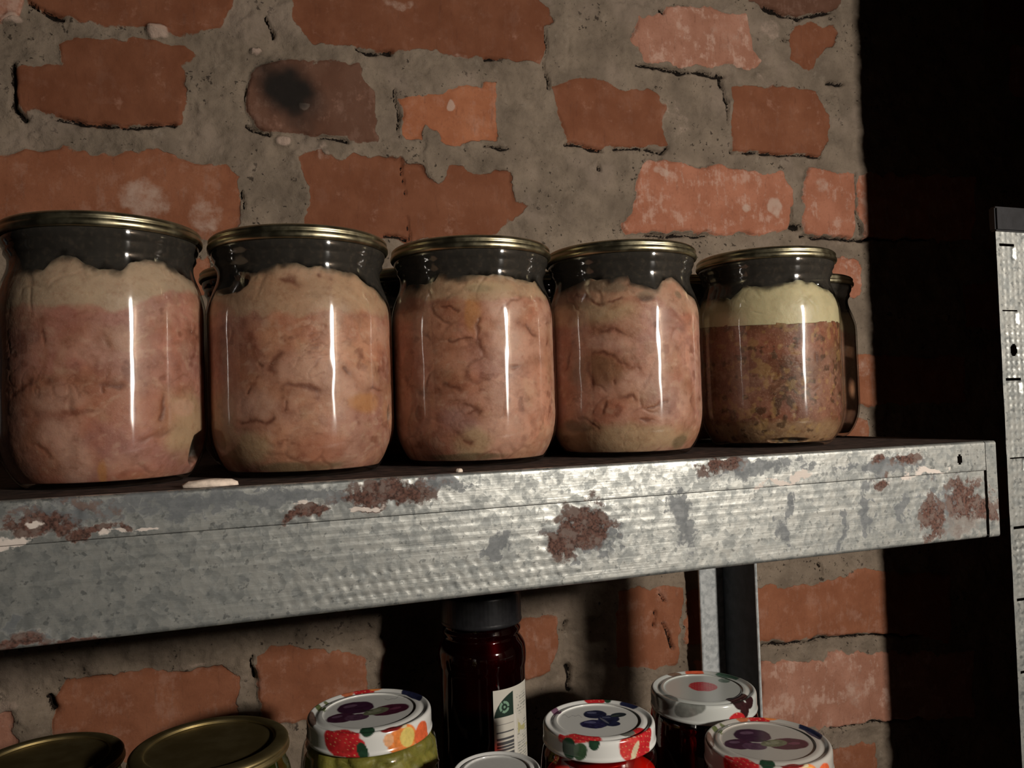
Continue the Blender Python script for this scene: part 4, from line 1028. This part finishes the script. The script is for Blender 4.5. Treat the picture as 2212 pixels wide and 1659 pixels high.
lb = link('paper_label', paper_label(H - 0.070, H - 0.142, v0 + 12, v0 + 76, 0.0338), M_PAPER, t)
lb['label'] = 'white paper label with a barcode'

# little jar with a white lid in front of it
x, y = 0.1456, 0.455
t, H = lower_jar(x, y, -0.2125, 'small jar with a plain white lid, in front of the tall dark red jar', 0.0264, 0.011, 0.0305, M_GLASS)
fill('preserve', H, 0.0245, 0.0305, M_VEG, t, H - 0.018, 0.001, (0.10, 0.02, 0.015), (0.16, 0.04, 0.02), 9)
l = lid_print('lid', 0.0264, 0.011, [(0, 0, 0.80, 0.80, 0, (0.40, 0.40, 0.39), 0), (0, 0, 0.76, 0.76, 0, (0.62, 0.62, 0.60), 0.1)], camdir(x, y), t, (0.66, 0.66, 0.64)); l.location = (0, 0, H - 0.011)

# tomato jar with the blueberry lid
x, y = 0.2215, 0.474
t, H = lower_jar(x, y, -0.2020, 'red tomato jar under a white lid printed with blueberries and strawberries', 0.036, 0.0128, 0.0385, M_REDGLASS)
fill('brine', H, 0.0335, 0.026, simple('red_brine', (0.30, 0.012, 0.012), 0.3), t, H - 0.020, 0.0, (0.3, 0.02, 0.02), (0.4, 0.03, 0.02), 4)
M_TOM = simple('tomato_skin', (0.82, 0.16, 0.06), 0.25, 0, 0.5, 0.25, 40)
def tomato(k, parent, a, z, r):
    th = np.linspace(0, 2 * np.pi, 36, endpoint=False); f = np.linspace(0.02, np.pi - 0.02, 22)
    rr = r * np.sin(f)[:, None] * (1 + 0.03 * np.cos(5 * th)); zz2 = r * 0.92 * np.cos(f)[:, None] - r * 0.10 * np.exp(-(f / 0.35) ** 2)[:, None] + 0 * th
    me = grid_mesh('tomato', np.stack([rr * np.sin(th), -rr * np.cos(th), zz2], -1), wrap=True)
    o = link('tomato', me, M_TOM, parent, ((0.0362 - r) * math.sin(a) * 0.98, -(0.0362 - r) * math.cos(a) * 0.98, z)); o.rotation_euler = (0.4 * k, 0.3, k); return o
for k in range(7):
    tomato(k, t, math.radians(camdir(x, y) + k * 51.4 - 20), H - 0.034 - 0.003 * (k % 2), 0.0125)
for k in range(6):
    tomato(k + 7, t, math.radians(camdir(x, y) + k * 60), H - 0.062, 0.0125)
l = lid_print('lid', 0.036, 0.0128, BERRY_LID, camdir(x, y), t, cluster=[(-0.66, -0.30, 0.22, 0.07)]); l.location = (0, 0, H - 0.0128)

# two more printed lids at the right
x, y = 0.342, 0.541
t, H = lower_jar(x, y, -0.2205, 'jar under a white lid with one red spot, at the foot of the rear post', 0.040, 0.0145, 0.0420, M_REDGLASS)
fill('preserve', H, 0.0375, 0.0420, M_DARKJAM, t, H - 0.018, 0.0, (0.02, 0.005, 0.006), (0.03, 0.006, 0.006), 6)
l = lid_print('lid', 0.040, 0.0145, CHERRY_LID, camdir(x, y), t, (0.55, 0.57, 0.54)); l.location = (0, 0, H - 0.0145)
x, y = 0.334, 0.453
t, H = lower_jar(x, y, -0.2265, 'plum-printed lidded jar at the right, in front of the red-spot lid', 0.041, 0.0145, 0.0430, M_REDGLASS)
fill('preserve', H, 0.0385, 0.0430, M_DARKJAM, t, H - 0.018, 0.0, (0.02, 0.005, 0.006), (0.03, 0.006, 0.006), 8)
l = lid_print('lid', 0.041, 0.0145, PLUM_LID, camdir(x, y) + 8, t, (0.50, 0.47, 0.43)); l.location = (0, 0, H - 0.0145)  # duller base paints in the shade over this lid
